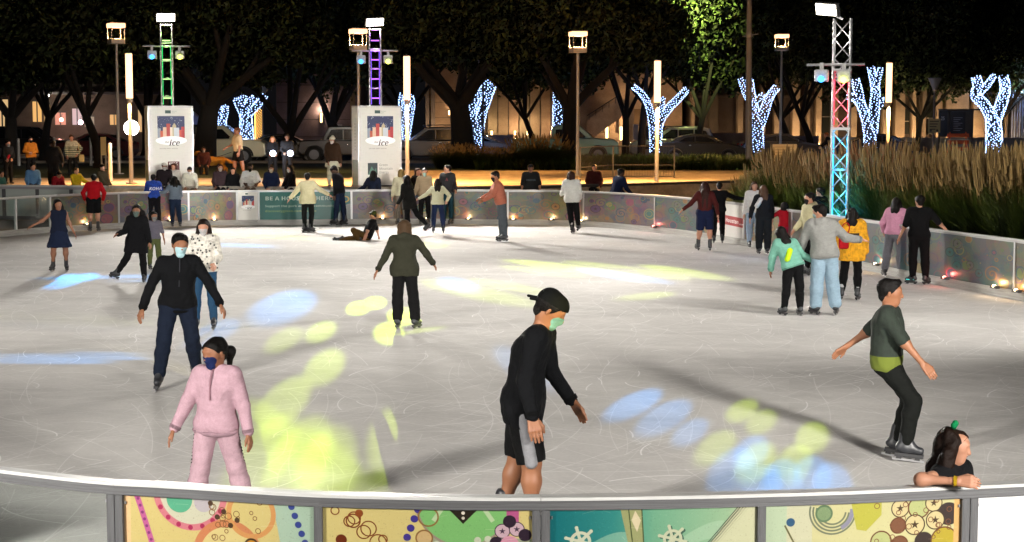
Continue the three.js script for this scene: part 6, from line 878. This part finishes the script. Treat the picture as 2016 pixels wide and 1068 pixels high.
// ---------------------------------------------------------------- parked cars
M.carGlass = std({ color: lin(.012, .014, .016), roughness: .08, metalness: .2 }); const chrome = std({ color: lin(.55, .55, .57), metalness: .9, roughness: .25 }), rimM = std({ color: lin(.16, .16, .17), metalness: .8, roughness: .4 }), headM = std({ color: lin(.7, .72, .72), roughness: .15 }), tailM = std({ color: lin(.35, .02, .02), roughness: .2 });
const paint = (r, g, b) => phy({ color: lin(r, g, b), metalness: .35, roughness: .32, clearcoat: .9, clearcoatRoughness: .12 });
const CAR = { // side outlines, x forwards from the tail, y up
  sedan: { L: 4.7, body: [[.06, .45], [.04, .82], [.2, .98], [1.0, 1.03], [3.3, 1.0], [4.2, .86], [4.62, .7], [4.68, .42], [4.5, .28], [.2, .28]], cab: [[.62, 1.0], [1.35, 1.36], [1.9, 1.45], [2.55, 1.44], [3.55, .99]], win: [[.95, 1.02], [1.45, 1.32], [1.95, 1.39], [2.5, 1.38], [3.25, 1.02]], split: [1.95], wh: [.9, 3.72], r: .33 },
  suv: { L: 4.8, body: [[.04, .5], [.03, 1.0], [.12, 1.12], [3.4, 1.14], [4.4, 1.04], [4.72, .9], [4.78, .5], [4.6, .36], [.2, .36]], cab: [[.1, 1.1], [.35, 1.72], [.9, 1.84], [2.6, 1.82], [3.55, 1.12]], win: [[.36, 1.16], [.5, 1.62], [.95, 1.72], [2.5, 1.71], [3.25, 1.16]], split: [1.2, 2.1], wh: [.92, 3.82], r: .39 },
  jeep: { L: 4.3, body: [[.04, .5], [.04, 1.12], [3.0, 1.14], [4.1, 1.1], [4.2, .6], [4.0, .45], [.15, .42]], cab: [[.05, 1.1], [.1, 1.84], [.4, 1.88], [2.6, 1.86], [2.95, 1.12]], win: [[.22, 1.2], [.24, 1.74], [2.5, 1.74], [2.75, 1.2]], split: [1.0, 1.85], wh: [.85, 3.4], r: .42 },
  pickup: { L: 5.7, body: [[.04, .6], [.04, 1.18], [2.1, 1.2], [4.4, 1.22], [5.4, 1.14], [5.62, 1.0], [5.66, .5], [5.5, .42], [.15, .42]], cab: [[2.15, 1.15], [2.2, 1.84], [2.5, 1.92], [3.6, 1.9], [4.4, 1.2]], win: [[2.3, 1.24], [2.34, 1.74], [3.5, 1.78], [4.05, 1.24]], split: [3.1], wh: [1.1, 4.6], r: .41 },
};
function car(kind, label, px, z, flip, pm, o = {}) {
  const k = CAR[kind], p = D(px, 300, z), t = thing('parked_' + (kind === 'jeep' ? 'suv' : kind === 'pickup' ? 'pickup' : kind), label, kind === 'sedan' ? 'car' : kind === 'pickup' ? 'pickup truck' : 'suv', null, V(p.x, PLAZA + .005, p.z), flip ? Math.PI + (o.ry ?? 0) : (o.ry ?? 0)), Wd = 1.82, sh = (a) => new THREE.Shape(a.map(([x, y]) => new THREE.Vector2(x - k.L / 2, y)));
  const body = sh(k.body); const ex = (s, w, b) => new THREE.ExtrudeGeometry(s, { depth: w - 2 * b, bevelEnabled: true, bevelSize: b, bevelThickness: b, bevelSegments: 3, curveSegments: 6 }).translate(0, 0, -(w - 2 * b) / 2);
  part('body', ex(body, Wd, .07), pm, t); part('cabin', ex(sh(k.cab), Wd - .26, .06), o.roof ?? pm, t);
  for (const s of [-1, 1]) { const cuts = [k.win[0][0], ...k.split, k.win[k.win.length - 1][0]]; part('side_window', new THREE.ExtrudeGeometry(sh(k.win), { depth: .012, bevelEnabled: false }).translate(0, 0, s * (Wd / 2 - .108) - .006), M.carGlass, t); for (const c of k.split) part('pillar', bx(.07, k.win[2][1] - k.win[0][1] + .04, .02, c - k.L / 2, (k.win[2][1] + k.win[0][1]) / 2, s * (Wd / 2 - .1)), o.roof ?? pm, t); for (let i = 0; i < k.split.length; i++) part('door_handle', rbx(.16, .03, .03, .01, k.split[i] - .25 - k.L / 2, k.body[3][1] - .12, s * (Wd / 2 + .01)), chrome, t); part('wing_mirror', rbx(.12, .13, .16, .03, k.win[k.win.length - 1][0] - k.L / 2 - .1, k.body[3][1] + .08, s * (Wd / 2 + .02)), pm, t); }
  const c = k.cab, quad = (a, b, n) => { const g = new THREE.BoxGeometry(Math.hypot(b[0] - a[0], b[1] - a[1]) * .86, .014, Wd - .5); g.rotateZ(Math.atan2(b[1] - a[1], b[0] - a[0])); const nx = -(b[1] - a[1]), ny = b[0] - a[0], l = Math.hypot(nx, ny); return g.translate((a[0] + b[0]) / 2 - k.L / 2 + nx / l * .064, (a[1] + b[1]) / 2 + ny / l * .064, 0); };
  part('windscreen', quad(c[c.length - 2], c[c.length - 1]), M.carGlass, t); part('rear_window', quad(c[0], c[1]), M.carGlass, t);
  const fx = k.L / 2, hy = k.body[k.body.length - 5][1] - .02;
  for (const s of [-1, 1]) { part('headlight', rbx(.12, .14, .36, .04, fx - .06, hy - .1, s * .66), headM, t); part('tail_light', rbx(.1, .2, .22, .03, -fx + .02, .86, s * .74), tailM, t); }
  part('bumper', [rbx(.14, .2, Wd - .1, .05, fx - .03, .5, 0), rbx(.14, .2, Wd - .1, .05, -fx + .05, .52, 0)], o.bump ?? M.dark, t); part('grille', bx(.05, .16, 1, fx - .01, hy - .12, 0), M.black, t);
  for (const x of k.wh) for (const s of [-1, 1]) { const w = part('wheel', new THREE.CylinderGeometry(k.r, k.r, .22, 22).rotateX(Math.PI / 2), M.tyre, t); w.position.set(x - k.L / 2, k.r, s * (Wd / 2 - .1)); part('rim', [new THREE.CylinderGeometry(k.r * .62, k.r * .62, .03, 18).rotateX(Math.PI / 2).translate(0, 0, s * .11)], rimM, w); part('wheel_arch', new THREE.TorusGeometry(k.r + .05, .045, 6, 16, Math.PI).translate(0, 0, s * .115), M.black, w); }
  if (o.rack) part('roof_rack', [rod(V(-1.9, 1.98, -.6), V(.4, 1.97, -.6), .025), rod(V(-1.9, 1.98, .6), V(.4, 1.97, .6), .025), rod(V(-1.5, 1.98, -.6), V(-1.5, 1.98, .6), .02), rod(V(0, 1.97, -.6), V(0, 1.97, .6), .02), ...[-1.8, .3].flatMap((x) => [-.6, .6].map((zz) => rod(V(x, 1.84, zz), V(x, 1.98, zz), .02)))], M.black, t);
  if (kind === 'pickup') part('bed_rail', bx(2.0, .05, 1.5, -1.75, 1.215, 0), M.black, t);
  return t;
}
car('pickup', 'white pickup behind the black oak trunk, nose to the right', 418, 84, 0, paint(.72, .68, .48), { bump: M.alu });
car('sedan', 'dark sedan behind the two phone lights', 560, 88, 0, paint(.02, .022, .026));
car('jeep', 'boxy black off-roader left of the right ice tower', 668, 87, 1, paint(.012, .012, .014));
car('suv', 'black estate with a roof rack behind the second light column', 848, 88, 1, paint(.014, .014, .015), { rack: 1 });
car('sedan', 'pale blue-grey sedan half hidden by the verge grass, nose to the right', 940, 91, 0, paint(.16, .2, .27));
car('pickup', 'silver-green pickup behind the street lamp, nose to the right', 1112, 88, 0, paint(.1, .2, .14), { bump: chrome });
car('suv', 'grey boxy SUV behind the black sedan by the fence', 1322, 93, 1, paint(.13, .14, .14));
car('sedan', 'black sedan behind the bright grass verge, nose to the right', 1380, 87, 0, paint(.01, .01, .011));
car('sedan', 'black car behind the cream notice board', 1540, 90, 0, paint(.012, .012, .014));
car('sedan', 'black low car behind the red and cyan truss', 1716, 88, 1, paint(.013, .013, .014));
car('sedan', 'dark red car on the far left beyond the lawn', 186, 94, 1, paint(.1, .02, .02));
car('suv', 'dark car beneath the far left oaks', 60, 95, 0, paint(.02, .018, .02));
// ---------------------------------------------------------------- buildings beyond the road
const wallTex = noiseTex(512, [[4, 1], [12, .6], [60, .5]], [.72, .7, .7], [1, 1, 1], 1, true, .15), bm = (r, g, b, ro = .85) => std({ color: lin(r, g, b), roughness: ro, map: wallTex, bumpMap: bumpTex, bumpScale: .004 });
function box(t, name, px0, px1, y0, y1, z, depth, m, lab) { const a = D(px0, y0, z), b = D(px1, y1, z), w = Math.abs(b.x - a.x), h = Math.abs(a.y - b.y), o = t.position; return part(name, metreUV(bx(w, h, depth, (a.x + b.x) / 2 - o.x, (a.y + b.y) / 2 - o.y, -z - depth / 2 - o.z), .3), m, t, lab); }
const building = (label, px, z) => { const p = D(px, 300, z); return thing('building', label, 'building', null, V(p.x, PLAZA, p.z)); };
const ybase = (z) => HORIZON + (EYE - PLAZA) * FOC / z;
function wallLamp(px, py, hpx, z, I, lab, wpx = 5) { const p = D(px, py, z), t = thing('wall_light', lab, 'wall light', null, p); part('backplate', bx(wpx * z / FOC * 1.6, hpx * z / FOC * 1.1, .04, 0, 0, -.06), M.dark, t); part('glow_panel', rbx(wpx * z / FOC, Math.min(hpx * z / FOC, .98), .06, .015, 0, 0, -.005), glow(1, .62, .26, 6), t); bulb('wall_glow', V(0, hpx * z / FOC / 2 + .3, .12), lin(1, .66, .36), I * LUM.wall, .06, t); }
{ // mauve block
  const z = 112, t = building('plain mauve block behind the forked oak, one wall light', 625, z), m = bm(.3, .25, .33);
  box(t, 'wall', 545, 700, ybase(z), 60, z, 8, m); for (let i = 0; i < 5; i++) box(t, 'panel_joint', 545, 700, 270 - i * 34, 269 - i * 34, z - .012, .01, M.dark); box(t, 'plinth', 543, 702, ybase(z), 277, z - .1, .1, bm(.3, .3, .34)); box(t, 'column', 690, 697, ybase(z), 60, z - .3, .3, bm(.5, .4, .26));
  wallLamp(632, 232, 18, z - .2, 13, 'warm sconce on the mauve block', 4);
}
{ // peach block with a recessed edge
  const z = 110, t = building('peach lit block behind the thick oak, narrow shafts at its left', 880, z), m = bm(.55, .4, .28);
  box(t, 'wall', 838, 925, ybase(z), 50, z, 8, m); for (const x of [838, 849, 928]) box(t, 'shaft', x, x + 6, ybase(z), 60, z - .5, .5, bm(.42, .36, .33)); for (let i = 0; i < 4; i++) box(t, 'panel_joint', 855, 925, 262 - i * 30, 261.4 - i * 30, z - .012, .01, M.dark); wallLamp(862, 286, 10, z - 1.6, 26, 'low uplight before the peach block', 8); wallLamp(885, 222, 9, z - .2, 1.5, 'dim sconce on the peach block', 5);
}
{ // stone panels
  const z = 114, t = building('pale stone panelled block between the lit trees', 1030, z);
  box(t, 'wall', 925, 1160, ybase(z), 40, z, 8, bm(.2, .18, .16)); for (let i = 0; i < 9; i++) { const x = 960 + i * 21; box(t, 'stone_panel', x, x + 19, ybase(z), 70, z - .25, .25, bm(.44 + .04 * (i % 3), .38, .26)); } for (const [x, k] of [[968, 7], [1014, 10], [1039, 9], [1086, 6]]) wallLamp(x, 262, 8, z - .9, k, x < 990 ? 'leftmost low light before the stone panels' : x < 1020 ? 'second low light before the stone panels' : x < 1060 ? 'third low light before the stone panels' : 'rightmost low light before the stone panels', 4);
}
{ // stair flight
  const z = 104, t = building('orange-lit outdoor stair with a sloping solid parapet', 1230, z), m = bm(.62, .46, .32), o = t.position;
  const q = (x, y) => { const p = D(x, y, z); return new THREE.Vector2(p.x - o.x, p.y - o.y); };
  part('parapet', metreUV(new THREE.ExtrudeGeometry(new THREE.Shape([q(1156, 258), q(1156, 236), q(1216, 196), q(1300, 196), q(1300, 214), q(1246, 214), q(1218, 234), q(1172, 268)]), { depth: .3, bevelEnabled: true, bevelSize: .02, bevelThickness: .02 }).translate(0, 0, -.3), .3), m, t);
  part('handrail', [rod(V(q(1156, 228).x, q(1156, 228).y, .05), V(q(1218, 188).x, q(1218, 188).y, .05), .03), ...[0, 1, 2, 3, 4].map((i) => { const a = q(1160 + i * 13, 226 - i * 8.2); return rod(V(a.x, a.y, .05), V(a.x, a.y - .35, .05), .018); })], M.dark, t);
  for (let i = 0; i < 14; i++) { const a = q(1162 + i * 4.2, 262 - i * 2.9); part('step', bx(.34, .16, 2.4, a.x + .1, a.y, -1.6), bm(.4, .34, .28), t); }
  box(t, 'rear_wall', 1140, 1345, ybase(z + 3), 30, z + 3, 8, bm(.6, .44, .3)); box(t, 'landing_pier', 1213, 1219, 262, 150, z - .05, .4, m); box(t, 'pier', 1237, 1250, ybase(z), 60, z - .3, .5, bm(.35, .26, .18)); box(t, 'low_wall', 1160, 1260, ybase(z), 258, z + 2, .4, bm(.3, .22, .14)); box(t, 'pylon', 1247, 1257, ybase(z - 4), 245, z - 4, .5, bm(.5, .46, .45)); box(t, 'upper_block', 1247, 1300, 248, 205, z + .6, .6, bm(.24, .18, .11)); box(t, 'low_wall', 1262, 1362, ybase(z - 3), 248, z - 3, .4, bm(.12, .12, .15));
  wallLamp(1195, 260, 24, z + 1.2, 34, 'left of the tall wall lights below the stair'); wallLamp(1223, 263, 26, z + 1.2, 34, 'middle of the tall wall lights below the stair'); wallLamp(1245, 258, 24, z + 1.2, 26, 'right of the tall wall lights below the stair', 4); wallLamp(1330, 296, 10, z - 1, 40, 'low uplight before the stair landing', 9); wallLamp(1276, 190, 8, z - 1.4, 10, 'small light above the stair landing', 5);
}
{ // long facade of fins at the right
  const z = 106, t = building('long beige facade of tall fins and dark bays at right', 1760, z);
  box(t, 'wall', 1360, 2120, ybase(z), 30, z, 8, bm(.16, .12, .09)); box(t, 'lintel', 1360, 2120, 192, 188, z - .4, .4, bm(.2, .16, .12));
  [[1362, 8, .5], [1396, 20, .12], [1452, 14, .4], [1498, 12, .4], [1524, 16, .42], [1560, 18, .55], [1588, 10, .3], [1606, 15, .55], [1640, 14, .4], [1675, 16, .42], [1705, 14, .36], [1738, 14, .4], [1762, 24, .45], [1796, 12, .6], [1816, 12, .26], [1842, 18, .4], [1862, 50, .5], [1916, 34, .6], [1956, 16, .4], [1980, 10, .7], [2050, 20, .5]].forEach(([x, w, k], i) => box(t, 'fin', x, x + w, ybase(z), 60, z - .9 - (i % 3) * .12, .9, bm(k, k * .78, k * .52)));
  for (const [x0, x1, y0, y1] of [[1619, 1634, 262, 198], [1722, 1736, 266, 200], [1776, 1792, 264, 214], [1826, 1841, 266, 200], [1942, 1955, 268, 196]]) { const w = box(t, 'window', x0, x1, y0, y1, z - .3, .1, std({ color: lin(.03, .035, .03), roughness: .1 })); box(t, 'window_frame', x0 - 1, x1 + 1, (y0 + y1) / 2 + 1, (y0 + y1) / 2 - 1, z - .34, .04, bm(.4, .36, .26)); }
  for (let i = 0; i < 7; i++) box(t, 'curtain', 1992 + i * 5, 1996.6 + i * 5, 275, 178, z - 1.3 - (i % 2) * .12, .1, bm(.3, .36, .5));
  const wl = [[1462, 284, 10], [1560, 286, 20], [1610, 286, 24], [1668, 286, 18], [1735, 286, 20], [1795, 286, 26], [1862, 286, 22], [1905, 286, 30], [1972, 286, 34]], names = ['behind the lit tree by the tall pole', 'left of the truss, first of three', 'left of the truss, third of three', 'right of the truss', 'behind the fourth light column', 'below the brightest narrow fin', 'below the kiosk', 'below the wide golden bay', 'by the looping lit tree'];
  wl.forEach(([x, y, I], i) => wallLamp(x, y, 8, z - 2.2, I, 'low warm uplight before the fin facade, ' + names[i], 8));
  bulb('curtain_light', D(2012, 180, z - 2.6), lin(.5, .65, 1), 22, .1);
}
{ // low walls
  const z = 101; for (const [x0, x1, y, c, lab] of [[1645, 2130, 271, [.36, .36, .42], 'long low grey-blue wall at right behind the grasses'], [1540, 1612, 268, [.2, .2, .28], 'short low slate wall left of the truss'], [930, 1010, 266, [.4, .38, .46], 'low lilac wall behind the pale sedan'], [1340, 1470, 262, [.2, .14, .12], 'low brown wall behind the black sedan']]) { const a = D((x0 + x1) / 2, 290, z), t = thing('low_wall', lab, 'wall', null, V(a.x, PLAZA, a.z)); box(t, 'wall', x0, x1, ybase(z), y + 2, z, .4, bm(...c)); box(t, 'coping', x0 - .6, x1 + .6, y + 2, y, z - .05, .5, bm(c[0] * 1.1, c[1] * 1.1, c[2] * 1.1)); }
}
{ // shops at far left with lit windows
  const z = 116, t = building('row of shops with warm lit windows at far left', 110, z); box(t, 'wall', -120, 330, ybase(z), 130, z, 8, bm(.12, .1, .08)); box(t, 'canopy', -120, 330, 186, 181, z - 1.2, 1.4, M.dark);
  const lit = (r, g, b, k) => glow(r, g, b, k);
  [[-8, 14, 250, 196, [1, .66, .3], .7], [64, 80, 240, 200, [1, .55, .18], .9], [86, 97, 240, 206, [1, .6, .25], .55], [108, 128, 246, 222, [1, .4, .28], .8], [142, 160, 246, 214, [1, .7, .7], .7], [166, 184, 250, 230, [.7, .55, .4], .5], [216, 232, 246, 226, [1, .55, .2], .8], [272, 287, 260, 216, [1, .6, .28], .7]].forEach(([x0, x1, y0, y1, c, k]) => { box(t, 'lit_window', x0, x1, y0, y1, z - .08, .06, lit(...c, k)); box(t, 'window_frame', x0 - 1, x1 + 1, y1, y1 - 2, z - .14, .12, M.dark); box(t, 'mullion', (x0 + x1) / 2 - .6, (x0 + x1) / 2 + .6, y0, y1, z - .13, .04, M.dark); });
  for (const [px, py, r, c, lab] of [[158, 241, .17, [1, .62, .7], 'round pinkish shop lamp, right of two'], [120, 236, .14, [1, .4, .32], 'round reddish shop lamp, left of two'], [94, 188, .08, [1, .9, .7], 'small lamp under the shop canopy, upper'], [165, 216, .09, [1, .85, .6], 'small lamp under the shop canopy, lower']]) { const p = D(px, py, z - 2), l = thing('shop_lamp', lab, 'lamp', null, p); part('globe', sph(r, 0, 0, 0, 14), glow(...c, 12), l); part('bracket', rod(V(0, r, 0), V(0, r + .25, -.2), .02), M.dark, l); bulb('shop_light', V(0, 0, 0), lin(...c), 6, r * .8, l); }
}
{ // warm string lights on the post between the lit trees and the forked oak
  const z = 96, p = D(510, 290, z), t = thing('lit_post', 'post wound with amber lights right of the paired lit trees', 'lit post', null, V(p.x, PLAZA, p.z)); part('post', cyl(.2, .2, 2.9, 0, 1.45, 0), M.bark, t); const gs = [], o = new THREE.OctahedronGeometry(.03); for (let i = 0; i < 260; i++) { const a = i * 2.4; gs.push(o.clone().translate(.24 * Math.cos(a), .7 + 2.2 * i / 260, .24 * Math.sin(a))); } part('string_light', gs, glow(1, .5, .12, 5), t).userData.kind = 'stuff';
}
scene.traverse((o) => { if (o.isMesh) o.castShadow = o.receiveShadow = true; });
renderer.render(scene, camera);
